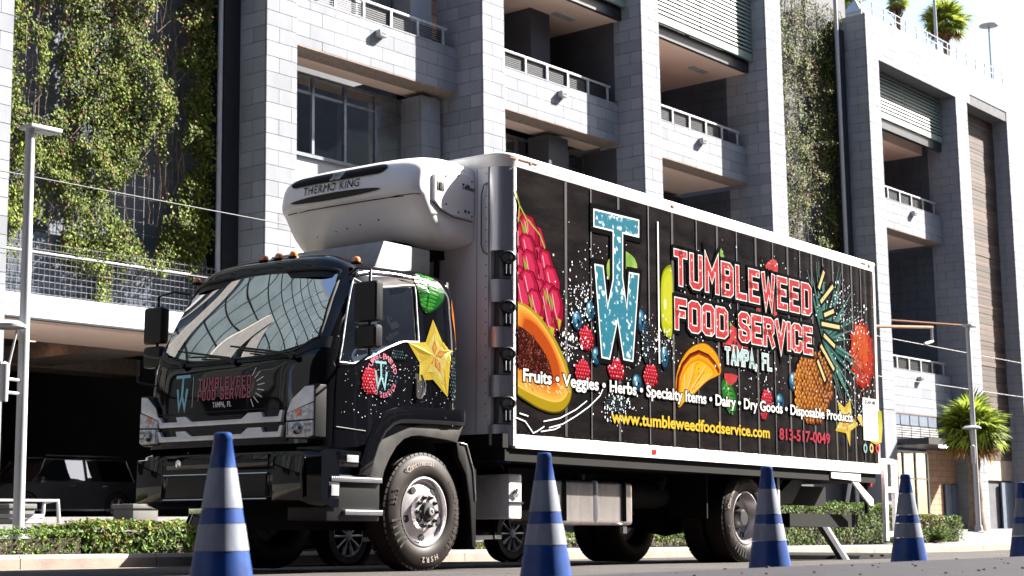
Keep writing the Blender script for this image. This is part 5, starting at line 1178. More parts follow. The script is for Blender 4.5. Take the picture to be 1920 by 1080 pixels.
while zz < z1_:
    xx = x0_ + (.045 if k_ % 2 else 0)
    while xx < x1_:
        if inside(P, xx, zz):
            t_ = (xx - x0_) / (x1_ - x0_); col = mixc((236, 140, 34), (120, 34, 10), min(1, t_ * .6 + rnd.random() * .5)); jx, jz = rnd.uniform(-.012, .012), rnd.uniform(-.012, .012); xx += jx; zz += jz; I.ell(xx, zz, .040, .044, col, .0002, n=6, rot=.5); I.ell(xx - .008, zz + .008, .024, .026, mixc(col, (255, 214, 110), .6), .0004, n=6); I.ell(xx + .004, zz - .006, .010, .012, (80, 18, 8), .0006, n=5); xx -= jx; zz -= jz
        xx += .09
    zz += .052; k_ += 1
I.done('printed_pineapple')
# horned melon
I = Ink(.001); cx_, cz_ = sp(1617, 670); P = []
ex_ = abs(sp(1639, 670)[0] - cx_)
for i in range(60):
    a = 2 * math.pi * i / 60; q_ = 1.16 if i % 5 == 0 else .96; P.append((cx_ + ex_ * math.cos(a) * q_, cz_ + .44 * math.sin(a) * q_ + .02))
P = [(min(8.90, x), z) for x, z in P]; I.poly(P, (150, 20, 8)); I.poly(shrink(P, .92, (-.02, .02)), (206, 48, 18), .0002); I.poly(shrink(P, .66, (-.05, .10)), (228, 90, 36), .0004)
for i in range(70):
    a = rnd.uniform(0, 6.28); q_ = rnd.random() ** .5 * .85; x = cx_ + ex_ * math.cos(a) * q_; z = cz_ + .42 * math.sin(a) * q_; up_ = (math.sin(a) * q_ + 1) / 2; s_ = rnd.uniform(.016, .034); I.poly([(x - s_, z), (x - s_ * .2, z + s_ * 2.2), (x + s_, z)], mixc((150, 12, 6), (255, 190, 90), up_ * rnd.random()), .0006 + i * 2e-6); 
    if rnd.random() < .35: I.ell(x - s_ * .2, z + s_ * .9, s_ * .3, s_ * .5, (255, 226, 170), .0009, n=5)
I.done('printed_horned_melon')
def starp(P, ctr, name, d=.001, f=sf, conv=True, par=None, core=True):
    I = Ink(d, f); Q = [sp(*p) for p in P] if conv else P; c_ = sp(*ctr) if conv else ctr; n = len(Q)
    tips = sorted(range(n), key=lambda i: -((Q[i][0] - c_[0]) ** 2 + (Q[i][1] - c_[1]) ** 2))[:5]
    for i in range(n):
        a_, b_ = Q[i], Q[(i + 1) % n]; col = (240, 214, 90) if i in tips else (224, 192, 66); sgn_ = lambda: None
        I.poly([c_, a_, b_], col, .0)
        I.poly([c_, tuple((Vector(c_) * .3 + Vector(a_) * .7)), tuple((Vector(c_) * .35 + Vector(b_) * .65))], mixc(col, (255, 246, 180), .5), .0003)
    if core:
        for i in tips:
            v_ = Vector(Q[i]) - Vector(c_); v_ = v_.normalized() if v_.length else v_; w_ = Vector((-v_.y, v_.x)); o_ = Vector(c_); L_ = (Vector(Q[i]) - o_).length * .42
            I.poly([tuple(o_ + v_ * .01), tuple(o_ + v_ * L_ * .5 + w_ * L_ * .22), tuple(o_ + v_ * L_), tuple(o_ + v_ * L_ * .5 - w_ * L_ * .22)], (226, 140, 50), .0006); I.poly([tuple(o_ + v_ * .02), tuple(o_ + v_ * L_ * .5 + w_ * L_ * .12), tuple(o_ + v_ * L_ * .85), tuple(o_ + v_ * L_ * .5 - w_ * L_ * .12)], (246, 180, 96), .0008)
    return I.done(name, par)
starp([(1571, 752), (1583, 764), (1594, 749), (1597, 780), (1609, 797), (1595, 808), (1594, 838), (1586, 812), (1566, 808), (1575, 788)], (1587, 792), 'printed_star_fruit')
pp('printed_star_fruit', [(1607, 782), (1616, 778), (1617, 800), (1612, 792)], fm['star'], .001); pp('printed_yellow_slice', [(1646, 775), (1653, 773), (1653, 830), (1632, 828), (1634, 812), (1646, 814)], fm['lime'], .001)
def raspberry(cx, cz, rx, rz, name='printed_raspberry', d=.0012, f=sf, par=None):
    I = Ink(d, f); I.ell(cx, cz, rx, rz, (70, 0, 10), n=22); k_ = 0; st_ = rx * .30; z = cz - rz
    while z < cz + rz:
        x = cx - rx + (st_ * .5 if k_ % 2 else 0)
        while x < cx + rx:
            if ((x - cx) / rx) ** 2 + ((z - cz) / rz) ** 2 < .9:
                t_ = (z - cz) / rz * .5 + .5; col = mixc((160, 4, 26), (232, 44, 70), t_); I.ell(x, z, st_ * .52, st_ * .55, col, .0003, n=9); I.ell(x - st_ * .12, z + st_ * .15, st_ * .22, st_ * .2, (255, 130, 140), .0005, n=6)
                if rnd.random() < .3: I.ell(x - st_ * .15, z + st_ * .2, st_ * .10, st_ * .10, (255, 240, 240), .0007, n=5)
            x += st_
        z += st_ * .86; k_ += 1
    I.done(name, par)
def blueberry(cx, cz, rx, rz, d=.0012, f=sf, par=None):
    I = Ink(d, f); I.ell(cx, cz, rx, rz, (8, 26, 44), n=22); I.ell(cx - rx * .08, cz + rz * .08, rx * .86, rz * .86, (30, 84, 116), .0002, n=20); I.ell(cx - rx * .22, cz + rz * .25, rx * .58, rz * .55, (84, 150, 180), .0004, n=16); I.ell(cx - rx * .36, cz + rz * .45, rx * .22, rz * .2, (226, 244, 250), .0006, n=10)
    I.poly([(cx + rx * .12 + rx * (.34 if i % 2 == 0 else .16) * math.cos(i * .628), cz - rz * .05 + rz * (.34 if i % 2 == 0 else .16) * math.sin(i * .628)) for i in range(10)], (6, 16, 30), .0007); I.done('printed_blueberry', par)
def blackberry(cx, cz, rx, rz, d=.0010, f=sf, par=None, st_=None):
    I = Ink(d, f); I.ell(cx, cz, rx, rz, (4, 5, 8), n=22); st_ = st_ or min(rx, rz) * .32; k_ = 0; z = cz - rz
    while z < cz + rz:
        x = cx - rx + (st_ * .5 if k_ % 2 else 0)
        while x < cx + rx:
            if ((x - cx) / rx) ** 2 + ((z - cz) / rz) ** 2 < .9: I.ell(x, z, st_ * .5, st_ * .5, mixc((14, 20, 26), (40, 58, 66), rnd.random()), .0003, n=8); I.ell(x - st_ * .1, z + st_ * .15, st_ * .14, st_ * .12, mixc((90, 130, 140), (230, 245, 250), rnd.random()), .0005, n=5)
            x += st_
        z += st_ * .88; k_ += 1
    I.done('printed_blackberry', par)
for (u, v, ru, rz, kd) in ((1100, 635, 14, .125, 'r'), (1093, 697, 15, .13, 'r'), (1155, 692, 16, .12, 'r'), (1220, 705, 14, .13, 'r'), (1438, 750, 11, .12, 'r'), (1433, 772, 7, .10, 'r'),
    (1083, 601, 11, .105, 'b'), (1107, 583, 9, .11, 'b'), (1119, 668, 10, .10, 'b'), (1203, 602, 9, .14, 'b'), (1195, 718, 10, .10, 'b'), (1247, 670, 8, .14, 'b'), (1489, 716, 10, .13, 'b'), (1463, 755, 9, .12, 'b'),
    (1155, 758, 21, .085, 'k'), (1212, 640, 9, .24, 'k')):
    c_ = sp(u, v); rx_ = abs(sp(u + ru, v)[0] - c_[0]); {'r': raspberry, 'b': blueberry, 'k': blackberry}[kd](c_[0], c_[1], rx_, rz)
# the same hand on the cab door
raspberry(-.775, 1.60, .105, .125, d=.003, f=sy, par=cs); blackberry(-.60, 1.655, .20, .20, d=.0018, f=sy, par=cs, st_=.045); blackberry(-.40, 1.85, .11, .05, d=.0018, f=sy, par=cs, st_=.03); blackberry(.33, 1.70, .065, .22, d=.0018, f=sy, par=cs, st_=.035); blueberry(-.70, 1.80, .06, .06, d=.0028, f=sy, par=cs)
starp([cabpt(*p) for p in [(811, 599), (824, 642), (858, 653), (838, 678), (833, 745), (808, 712), (784, 714), (785, 680), (764, 643), (796, 642)]], cabpt(810, 668), 'printed_star_fruit', d=.003, f=sy, conv=False, par=cs)
_sp = sp
def sp(u, v): return cabpt(u, v)
_sf = sf
def leaf_cab():
    I = Ink(.003, sy); P = [Vector(cabpt(*p)) for p in [(787, 514), (803, 510), (822, 518), (836, 540), (832, 566), (814, 584), (801, 590), (791, 572), (790, 545)]]
    for _ in range(2):
        Q = []
        for i in range(len(P)): Q += [P[i] * .75 + P[(i + 1) % len(P)] * .25, P[i] * .25 + P[(i + 1) % len(P)] * .75]
        P = Q
    P = [tuple(p) for p in P]; I.poly(P, (4, 60, 14)); I.poly(shrink(P, .92), (24, 120, 34), .0002); a_, c_ = Vector(cabpt(812, 514)), Vector(cabpt(801, 586)); I.line([tuple(a_), tuple(c_)], .010, (150, 230, 120), .0008); dv = c_ - a_; nv = Vector((-dv.y, dv.x))
    for i in range(9):
        p = a_ + dv * i / 10
        for s_ in (-1, 1):
            w_ = .36 * (1 - abs(i / 10 - .35)); I.poly([tuple(p + nv * .03 * s_), tuple(p + dv * .02 + nv * w_ * s_), tuple(p + dv * .08 + nv * w_ * .9 * s_), tuple(p + dv * .09 + nv * .03 * s_)], mixc((40, 150, 50), (120, 210, 90), rnd.random()), .0005); I.line([tuple(p), tuple(p + dv * .08 + nv * w_ * s_)], .005, (10, 70, 20), .0007)
    I.done('printed_mint_leaf', cs)
leaf_cab(); sp = _sp
# splash and droplets
b = MB()
for q in ([(968, 783), (985, 790), (1000, 812), (1008, 808), (1020, 800)], [(1030, 802), (1055, 795), (1080, 780), (1105, 762), (1125, 742), (1131, 728)], [(1020, 790), (1050, 784), (1080, 768), (1100, 752)], [(975, 775), (990, 780)], [(1015, 809), (1040, 805), (1050, 800)]): strokes(b, [sp(*p) for p in q], .012, lambda x, z: sf(x, z, .0008))
random.seed(21); cl_ = [(1090, 560, 40), (1155, 590, 30), (1190, 650, 40), (1240, 640, 30), (1330, 590, 60), (1420, 690, 70), (1580, 700, 50), (1620, 760, 30), (1600, 600, 30), (1450, 480, 80), (1120, 520, 60), (1070, 640, 30), (1560, 560, 40), (1160, 760, 28)]
for i in range(1500):
    cu, cv, rr = random.choice(cl_); u = random.gauss(cu, rr * .55); v = random.gauss(cv, rr * .7)
    if not (972 < u < 1640): continue
    top = 325 + (u - 968) * .298; bot = 805 + (u - 968) * .08
    if not (top < v < bot): continue
    s_ = random.uniform(.003, .011) * (1.8 if random.random() < .06 else 1); x, z = sp(u, v); n_ = random.choice((4, 5, 6)); st_ = random.uniform(.6, 1.8)
    b.add([sf(x + s_ * math.cos(2 * math.pi * k_ / n_ + i), z + s_ * st_ * math.sin(2 * math.pi * k_ / n_ + i), .0022) for k_ in range(n_)], [tuple(range(n_))])
b.build('printed_water_drops', mat('printed drop', (.55, .58, .62), .4), art, kind='stuff')
# TW monogram
tw = [(362, 113), (533, 155), (533, 213), (470, 197), (470, 375), (489, 505), (500, 360), (533, 366), (510, 697), (478, 690), (453, 528), (420, 688), (393, 682), (366, 328), (394, 333), (413, 500), (437, 385), (437, 190), (362, 172)]
tw = [sp(940 + p[0] / 2.078, 340 + p[1] / 2.078) for p in tw]
def solid(P, name, m, d):
    b = MB(); b.add([sf(*p, d) for p in P], [tuple(range(len(P)))]); me = b.build(name, m, art).data
    bm = bmesh.new(); bm.from_mesh(me); bmesh.ops.triangulate(bm, faces=bm.faces, ngon_method='EAR_CLIP'); bmesh.ops.recalc_face_normals(bm, faces=bm.faces); bm.to_mesh(me); bm.free()
solid(tw, 'letters_TW', M['teal_print'], .0045)
for w_, m, d, nm in ((.035, M['white_print'], .0040, 'letters_TW_outline'), (.14, M['black_print'], .0034, 'letters_TW_shadow')):
    b = MB(); strokes(b, tw + [tw[0]], w_, lambda x, z: sf(x, z, d)); b.build(nm, m, art)
b = MB(); strokes(b, [(L(1231, 400, 1, SKIN).x, 3.62), (L(1231, 400, 1, SKIN).x, 2.12)], .028, lambda x, z: sf(x, z, .004)); b.build('divider_line', M['white_print'], art)
LAY = ((.070, M['red_print'], .0068), (.094, M['white_print'], .0056), (.17, M['black_print'], .005))
block_text('TUMBLEWEED', 3.965, 7.09, 3.03, 3.345, sf, LAY, art, 'letters_red', gap=.72)
block_text('FOOD SERVICE', 3.965, 7.09, 2.545, 2.815, sf, LAY, art, 'letters_red', gap=.62)
xa, xb = L(1359, 690, 1, SKIN).x, L(1444, 700, 1, SKIN).x
block_text('TAMPA, FL', xa, xb, 2.24, 2.40, sf, ((.028, M['tealtext'], .0062), (.046, M['white_print'], .0056), (.08, M['black_print'], .005)), art, 'letters_pale', gap=.62)
b0 = [((795, 225), (775, 290)), ((835, 290), (785, 355)), ((838, 402), (802, 418)), ((790, 460), (865, 475)), ((800, 515), (843, 560)), ((785, 565), (840, 665)), ((770, 635), (800, 715)), ((760, 160), (768, 200))]
for w_, m, d, nm in ((.05, M['cream_print'], .0056, 'burst_strokes'), (.12, M['black_print'], .0050, 'burst_shadow')):
    b = MB()
    for p, q in b0[:7]: strokes(b, [sp(1220 + p[0] / 2.4545, 420 + p[1] / 2.4545), sp(1220 + q[0] / 2.4545, 420 + q[1] / 2.4545)], w_, lambda x, z: sf(x, z, d))
    b.build(nm, m, art)
def line_text(txt, x0, x1, z, cap, m, d, bold, name, outline=None):
    vs, fs = glyphs('H', 1.0, 0); k = cap / max(v[1] for v in vs)
    def wd(t, bo): vs, fs = glyphs(t, k, bo); return min(v[0] for v in vs), max(v[0] for v in vs)
    a0, a1 = wd(txt, bold); s_ = (x1 - x0) / (a1 - a0); ws_ = txt.split(' '); pos = 0
    for i, w_ in enumerate(ws_):
        end = wd(' '.join(ws_[:i + 1]), bold)[1]; l0, l1 = wd(w_, bold); off = end - l1
        for bo, mm, dd, nn in ((bold, m, d, name),) + (((bold + .011, outline, d - .0014, name + '_outline'),) if outline else ()):
            vs, fs = glyphs(w_, k, bo); put(([((v[0] + off - a0) * s_, v[1]) for v in vs], fs), lambda a, c: sf(x0 + a, z + c, dd), nn, mm, art)
fw_ = 8.18 - 1.217
line_text('Fruits \u2022 Veggies \u2022 Herbs \u2022 Specialty Items \u2022 Dairy \u2022 Dry Goods \u2022 Disposable Products', 1.217, 8.18, 1.742, .115, M['white_print'], .0076, .0042, 'lettering_white', M['black_print'])
line_text('www.tumbleweedfoodservice.com', 2.69, 5.985, 1.435, .12, M['yellow_print'], .0072, .005, 'lettering_yellow')
line_text('813-517-0049', 6.22, 7.53, 1.435, .125, M['redtext'], .0072, .005, 'lettering_red')
# white sticker (its square code left out) and three round badges
q0 = sp(1617, 745); q1 = sp(1647, 828); bq = MB(); bq.add([sf(q0[0], q1[1], .003), sf(q1[0], q1[1], .003), sf(q1[0], q0[1], .003), sf(q0[0], q0[1], .003)], [(0, 1, 2, 3)]); bq.build('white_sticker', M['white_print'], art)
line_text('SCAN ME', q0[0] + .06, q1[0] - .06, q0[1] - .075, .045, M['black_print'], .004, .002, 'sticker_lettering')
for u, m in ((1622.5, M['tealtext']), (1634, M['cream_print']), (1645.5, M['redlens'])): pdisc(u, 840.5, 3.6, .062, 'round_badge', m, .003); pdisc(u, 840.5, 1.6, .028, 'badge_mark', M['black_print'], .0038)
line_text('2603', 1.20, 1.275, 1.165, .03, M['grime'], -.008, 0, 'maker_plate_lettering')
# ---------------------------------------------------------------- refrigeration unit on the front wall
TW_ = [0, .4, .66, .78, .85, .885, .90]          # half width stations, centre y 1.14
YU = 1.14
PR = [(.945, 3.02), (.60, 3.00), (.42, 3.02), (.27, 3.13), (.135, 3.31), (.085, 3.385), (.045, 3.43), (.048, 3.58), (.09, 3.69), (.20, 3.775), (.40, 3.82), (.70, 3.82), (.945, 3.80)]
SH = [(0, 0, 0), (.004, 0, 0), (.025, .0, .005), (.055, .015, .012), (.09, .035, .025), (.125, .06, .04), (.17, .09, .06)]
def unit_pt(i, s_, sg):
    sh, br, td = SH[i]; x, z = PR[s_]; k_ = (.945 - x) / .89; x2 = x + sh * k_ ** .7; zc = 3.45
    z2 = z + (br * ((zc - z) / .45) if z < zc else -td * ((z - zc) / .37)); return Vector((x2, YU + sg * TW_[i], z2))
rows = []
for s_ in range(len(PR)):
    r_ = [unit_pt(i, s_, -1) for i in range(6, -1, -1)] + [unit_pt(i, s_, 1) for i in range(1, 7)]; rows.append(r_)
UG = refine(rows, 4)
unit = MB().grid(UG, flip=True); e0 = [r[0] for r in UG]; e1 = [r[-1] for r in UG]
unit.add(e0, [tuple(range(len(e0)))]); unit.add(e1, [tuple(range(len(e1)))[::-1]])
unit = unit.build('refrigeration_unit', M['tkwhite'], truck, smooth=50, fix=True)
def usurf(y, z, off):
    w_ = abs(y - YU)
    for a in range(6):
        if TW_[a] <= w_ <= TW_[a + 1] + 1e-6: break
    t = (w_ - TW_[a]) / (TW_[a + 1] - TW_[a]); pa = [unit_pt(a, s_, 1) * (1 - t) + unit_pt(a + 1, s_, 1) * t for s_ in range(2, len(PR) - 2)]
    for p, q in zip(pa, pa[1:]):
        if p.z <= z <= q.z: u_ = (z - p.z) / (q.z - p.z); return (p.x + (q.x - p.x) * u_ - off, y, z)
    return (pa[-1].x - off, y, z)
def uband(y0, y1, zf, hf, off, name, m, n=36, rows_=5):
    G = []
    for j in range(rows_ + 1):
        G.append([usurf(y0 + (y1 - y0) * i / n, zf(i / n) + hf(i / n) * (j / rows_ - .5), off) for i in range(n + 1)])
    return MB().grid(G).build(name, m, unit, smooth=70, fix=True)
ub = uband(.58, 1.86, lambda t: 3.688, lambda t: .105 * min(1, (t * 14) ** .5, ((1 - t) * 14) ** .5) + .002, .020, 'upper_vent', mat('vent mesh', (.004, .0045, .006), .6, vs=50, spec=.1))
b = MB()
for i in range(52):
    y = .64 + i * .0225; b.tube([usurf(y, 3.64, .018), usurf(min(1.84, y + .03), 3.72, .018)], .0028, 3, cap=False)
b.build('vent_ribs', M['blackpl'], ub, kind='stuff')
uband(.62, 1.80, lambda t: 3.482, lambda t: .066 * math.sin(t * math.pi) ** .55 + .003, .026, 'lower_vent', M['blackpl'])
lw = [usurf(.36 + 1.58 * i / 30, 3.40 - .015 * math.sin(i / 30 * math.pi) + (.08 * (max(0, i / 30 - .9) + max(0, .1 - i / 30))), .003) for i in range(31)]
sb = uband(.40, 1.90, lambda t: 3.395, lambda t: .006, .004, 'cowl_seam', M['chassis'])
vs, fs = fit('THERMO KING', .74, .085, .0, 1.06)
put((vs, fs), lambda a, c: usurf(1.63 - a, 3.540 + c * .92, .018), 'unit_lettering', M['black_print'], unit)
MB().tube([usurf(y, 3.395 if y > .6 else 3.395 + (.6 - y) * .05, .007) for y in (1.9, 1.6, 1.3, 1.0, .75, .6, .45, .33, .27)] + [(.36, .232, 3.345), (.45, .225, 3.29), (.60, .22, 3.255), (.90, .22, 3.25)], .005, 5).build('cowl_joint', M['chassis'], unit)
lg = MB().add([usurf(y, z, .045) for y, z in ((1.27, 3.638), (1.13, 3.638), (1.11, 3.72), (1.25, 3.72))], [(0, 1, 2, 3)]).build('unit_emblem', M['white_print'], unit, fix=True)
b = MB(); strokes(b, [(0.02, .03), (.02, .065), (.11, .065)], .014, lambda a, z: usurf(1.26 - a, 3.637 + z, .052)); strokes(b, [(.06, .01), (.06, .06)], .016, lambda a, z: usurf(1.26 - a, 3.637 + z, .052)); b.build('emblem_mark', M['teal_print'], unit)
# side cover
scp = [(.33, 3.37), (.33, 3.62), (.40, 3.665), (.60, 3.70), (.90, 3.70), (.92, 3.68), (.92, 3.275), (.75, 3.27), (.60, 3.27), (.42, 3.31)]
sc_ = MB().prism(scp, (YU - .925, YU - .80)).build('side_cover', M['tkwhite'], unit, fix=True, bevel=.018, bevseg=3)
YS = YU - .9275
put(fit('T-690', .115, .05, .003), lambda a, c: (.735 + a, YS, 3.545 + c), 'model_lettering', M['black_print'], sc_); put(fit('MAX', .07, .03, .002), lambda a, c: (.855 + a, YS, 3.545 + c), 'model_lettering', M['grime'], sc_)
for (x, z) in ((.50, 3.63), (.50, 3.36), (.68, 3.665), (.68, 3.31), (.88, 3.64), (.88, 3.30)):
    MB().lathe([(.011, 0), (.009, .006), (0, .007)], 10, Matrix.Translation((x, YS, z)) @ Matrix.Rotation(math.pi / 2, 4, 'X')).build('screw', M['darksilver'], sc_)
MB().box((.37, YS - .002, 3.475), (.47, YS + .002, 3.56)).build('latch_recess', M['grime'], sc_, bevel=.001); MB().box((.40, YS - .008, 3.49), (.43, YS, 3.55)).build('latch', M['blackpl'], sc_)
MB().add([(.77, YS, 3.32), (.80, YS, 3.32), (.80, YS, 3.35), (.77, YS, 3.35)], [(0, 1, 2, 3)]).build('blue_sticker', M['teal_print'], sc_); MB().add([(.82, YS, 3.323), (.85, YS, 3.323), (.85, YS, 3.345), (.82, YS, 3.345)], [(0, 1, 2, 3)]).build('grey_sticker', M['grime'], sc_)
for y, z in ((1.62, 3.17), (1.35, 3.19), (1.2, 3.20), (1.02, 3.215), (.78, 3.23)):
    p = usurf(y, z, .004); MB().lathe([(.012, 0), (.010, .004), (0, .005)], 8, Matrix.Translation(p) @ Matrix.Rotation(-math.pi * .62, 4, 'Y')).build('screw', M['chassis'], unit)
MB().tube([(.90, .66, 3.0), (.90, .66, 2.85), (.91, .68, 2.6), (.91, .68, 1.3)], .03, 8).build('drain_hose', M['blackpl'], unit, smooth=60)
bxo('mount_bracket', (.2, .6, 2.93), (.945, 1.7, 3.01), M['chassis'], unit)
# ---------------------------------------------------------------- chassis and wheels
for y in (.62, 1.46): bxo('chassis_rail', (-1.2, y, .70), (8.9, y + .08, .95), M['chassis'], truck)
bxo('engine_block', (-1.0, .5, .35), (.3, 1.65, 1.1), M['chassis'], truck)
bxo('front_axle', (-.08, .3, .38), (.08, 1.9, .5), M['chassis'], truck); bxo('rear_axle', (5.6, .5, .4), (5.78, 1.8, .55), M['chassis'], truck)
MB().lathe([(0, -.2), (.2, -.16), (.24, 0), (.2, .16), (0, .2)], 16, Matrix.Translation((5.67, 1.1, .5))).build('differential', M['chassis'], truck)
tk_ = MB().prism([(.08, .41), (.62, .41), (.62, .86), (.08, .86)], (2.0, 3.43), ax='x').build('fuel_tank', M['tank'], truck, fix=True, bevel=.055, bevseg=4)
for x in (2.18, 3.24): MB().tube([(x, .066, .45), (x, .068, .82), (x, .11, .868), (x, .6, .872)], .022, 6).build('tank_strap', M['blackpl'], tk_)
MB().prism([(.074, .42), (.62, .42), (.62, .868), (.074, .868)], (2.66, 2.80), ax='x').build('tank_seam_band', M['darksilver'], tk_, fix=True, bevel=.05)
MB().lathe([(.06, 0), (.06, .06), (0, .07)], 16, Matrix.Translation((2.68, .25, .86))).build('filler_cap', M['blackpl'], tk_, smooth=50)
MB().box((3.20, .06, .33), (3.27, .1, .40)).build('drain_tap', M['chrome'], tk_)
bb_ = MB().box((1.22, .02, .46), (1.42, .5, .88)).build('battery_box', M['grille'], truck, bevel=.02); MB().lathe([(.05, 0), (.045, .02), (0, .03)], 16, Matrix.Translation((1.31, .02, .70)) @ Matrix.Rotation(math.pi / 2, 4, 'X')).build('box_latch', M['chrome'], bb_)
bxo('box_strap', (1.21, .008, .60), (1.43, .018, .62), M['chassis'], bb_)
MB().tube([(1.1, .3, 1.0), (1.2, .1, .96), (1.3, .15, .92)], .012, 6).build('air_hose', M['blackpl'], truck); MB().lathe([(.05, 0), (.05, .06), (.03, .08), (0, .08)], 12, Matrix.Translation((1.27, .12, .98))).build('blue_coupling', M['coneblue'], truck)
MB().lathe([(0, 0), (.13, .03), (.15, .2), (.15, .75), (.13, .9), (0, .93)], 20, Matrix.Translation((3.7, .5, .75)) @ Matrix.Rotation(math.pi / 2, 4, 'Y')).build('air_tank', M['chassis'], truck, smooth=50)
bxo('side_box', (1.5, .25, .55), (1.95, .7, .95), M['chassis'], truck)
for y in (.06, 1.75):
    MB().lathe([(.03, 0), (.03, .0), (.07, .1), (.05, .2), (0, .22)], 10, Matrix.Translation((4.4, y + .3, .8))).build('air_bag', M['chassis'], truck)
def tyre_prof(w_, Ro=.51, Ri=.295): # (radius, axial) outer face at 0
    return [(Ri, .03), (Ri + .03, .004), (Ri + .085, -.008), (Ro - .10, -.004), (Ro - .045, .012), (Ro - .012, .030), (Ro, .055), (Ro, w_ - .055), (Ro - .012, w_ - .03), (Ro - .10, w_ + .004), (Ri + .03, w_ - .004), (Ri, w_ - .03)]
def wheel(x, yface, inward, z, front, rot0=0, twin=False):
    ry = Matrix.Rotation(-math.pi / 2 * inward, 4, 'X')     # lathe z axis -> inward direction
    Mx = Matrix.Translation((x, yface, z)) @ ry
    ty = MB().lathe(tyre_prof(.27), 64, Mx); ty = ty.build('wheel', M['tyre'], truck, smooth=40, fix=True)
    tb = MB()                           # tread blocks and grooves
    for i in range(54):
        a = 2 * math.pi * i / 54
        for (w0, w1, sh) in ((.028, .07, 0), (.2, .242, .5)):
            a2 = a + sh * .05; vs = []
            for (r_, z_) in ((.499, w0), (.517, w0 + .006), (.517, w1), (.507, w1)):
                for da in (-.045, .045): vs.append(Mx @ Vector((r_ * math.cos(a2 + da), r_ * math.sin(a2 + da), z_)))
            tb.add(vs, [(0, 1, 3, 2), (2, 3, 5, 4), (4, 5, 7, 6), (0, 2, 4, 6), (1, 7, 5, 3)])
    for w0 in (.105, .165): tb.lathe([(.511, w0 - .022), (.515, w0 - .02), (.515, w0 + .02), (.511, w0 + .022)], 64, Mx)
    tb.build('tread', M['tyre'], ty, kind='stuff')
    if front: prof = [(.302, .025), (.305, .010), (.292, .006), (.285, .02), (.278, .05), (.262, .055), (.245, .045), (.21, .035), (.165, .020), (.155, -.012), (.09, -.015), (.085, -.01)]
    else: prof = [(.302, .025), (.305, .010), (.292, .006), (.285, .03), (.275, .10), (.255, .13), (.24, .13), (.20, .145), (.16, .15), (.155, .16), (.09, .16)]
    rim = MB().lathe(prof, 56, Mx).build('rim', M['wheelsteel'], ty, smooth=30, fix=True)
    def disk(r_, a, d, rad, m, nm, h=.006):
        p = Mx @ Vector((rad * math.cos(a), rad * math.sin(a), d)); b = MB().lathe([(r_, 0), (r_, -h), (0, -h - .001)], 18, Matrix.Translation(p) @ ry); return b.build(nm, m, rim)
    dd = .042 if front else .132
    for i in range(5): disk(.034, R_(72 * i + 20 + rot0), dd, .222, M['hubblack'], 'hand_hole', .012 if front else .012)
    d2 = -.012 if front else .16
    for i in range(10):
        a = R_(36 * i + rot0); p = Mx @ Vector((.128 * math.cos(a), .128 * math.sin(a), d2)); MB().lathe([(.02, .004), (.019, -.018), (.012, -.02), (.011, -.045), (0, -.046)], 6, Matrix.Translation(p) @ ry).build('wheel_nut', M['hubblack'], rim)
    MB().lathe([(.092, .01), (.09, -.03), (.075, -.05), (.045, -.055), (.04, -.065), (0, -.066)] if front else [(.10, .16), (.10, .05), (.085, .03), (0, .028)], 24, Mx).build('hub', M['hubblack'], rim, smooth=40)
    if front: MB().lathe([(.034, -.066), (.030, -.076), (.018, -.078), (.016, -.07), (0, -.07)], 18, Mx).build('hub_cap', M['wheelsteel'], rim, smooth=40)
    if inward > 0:
        def tf(x_, z_, d): return (x + x_, yface - .0095 - d, z + z_)
        c0 = rot0
        arc_text('Continental', 0, 0, .405, .075, R_(125 + c0), R_(75 + c0), tf, .001, M['letter'], ty, 'sidewall_lettering', bold=.0015, parts=True)
        arc_text('CONTINENTAL', 0, 0, .405, .066, R_(42 + c0), R_(-50 + c0), tf, .001, M['letter'] if not front else mat('dark rubber lettering', (.006, .006, .006), .6), ty, 'sidewall_lettering', bold=.0015, parts=True)
        arc_text('HSR2', 0, 0, .395, .066, R_(-66 + c0), R_(-98 + c0), tf, .001, M['letter'], ty, 'sidewall_lettering', bold=.0015, parts=True)
        arc_text('22.5', 0, 0, .40, .062, R_(172 + c0), R_(150 + c0), tf, .001, M['hubblack'], ty, 'sidewall_lettering', bold=.002, parts=True)
        b = MB()
        for i in range(5):
            a = R_(190 + i * 8 + c0); b.add([tf(r_ * math.cos(a + da), r_ * math.sin(a + da), .0015) for r_, da in ((.32, -.02), (.32, .03), (.455, .03), (.455, -.02))], [(0, 1, 2, 3)])
        b.build('sidewall_bars', M['hubblack'], ty)
    return ty
wheel(0.03, .03, 1, .51, True, 0)
wheel(0.03, 2.13, -1, .51, True, 0)
wheel(5.70, .02, 1, .51, False, 40); wheel(5.70, .33, 1, .51, False); wheel(5.70, 2.14, -1, .51, False); wheel(5.70, 1.83, -1, .51, False)
bxo('mud_flap', (6.42, .0, .2), (6.44, .62, 1.0), M['chassis'], truck); bxo('flap_edge', (6.40, -.012, .25), (6.45, 0, 1.0), M['rail'], truck)
bxo('mud_flap', (4.95, .1, .5), (4.97, .6, 1.0), M['chassis'], truck)
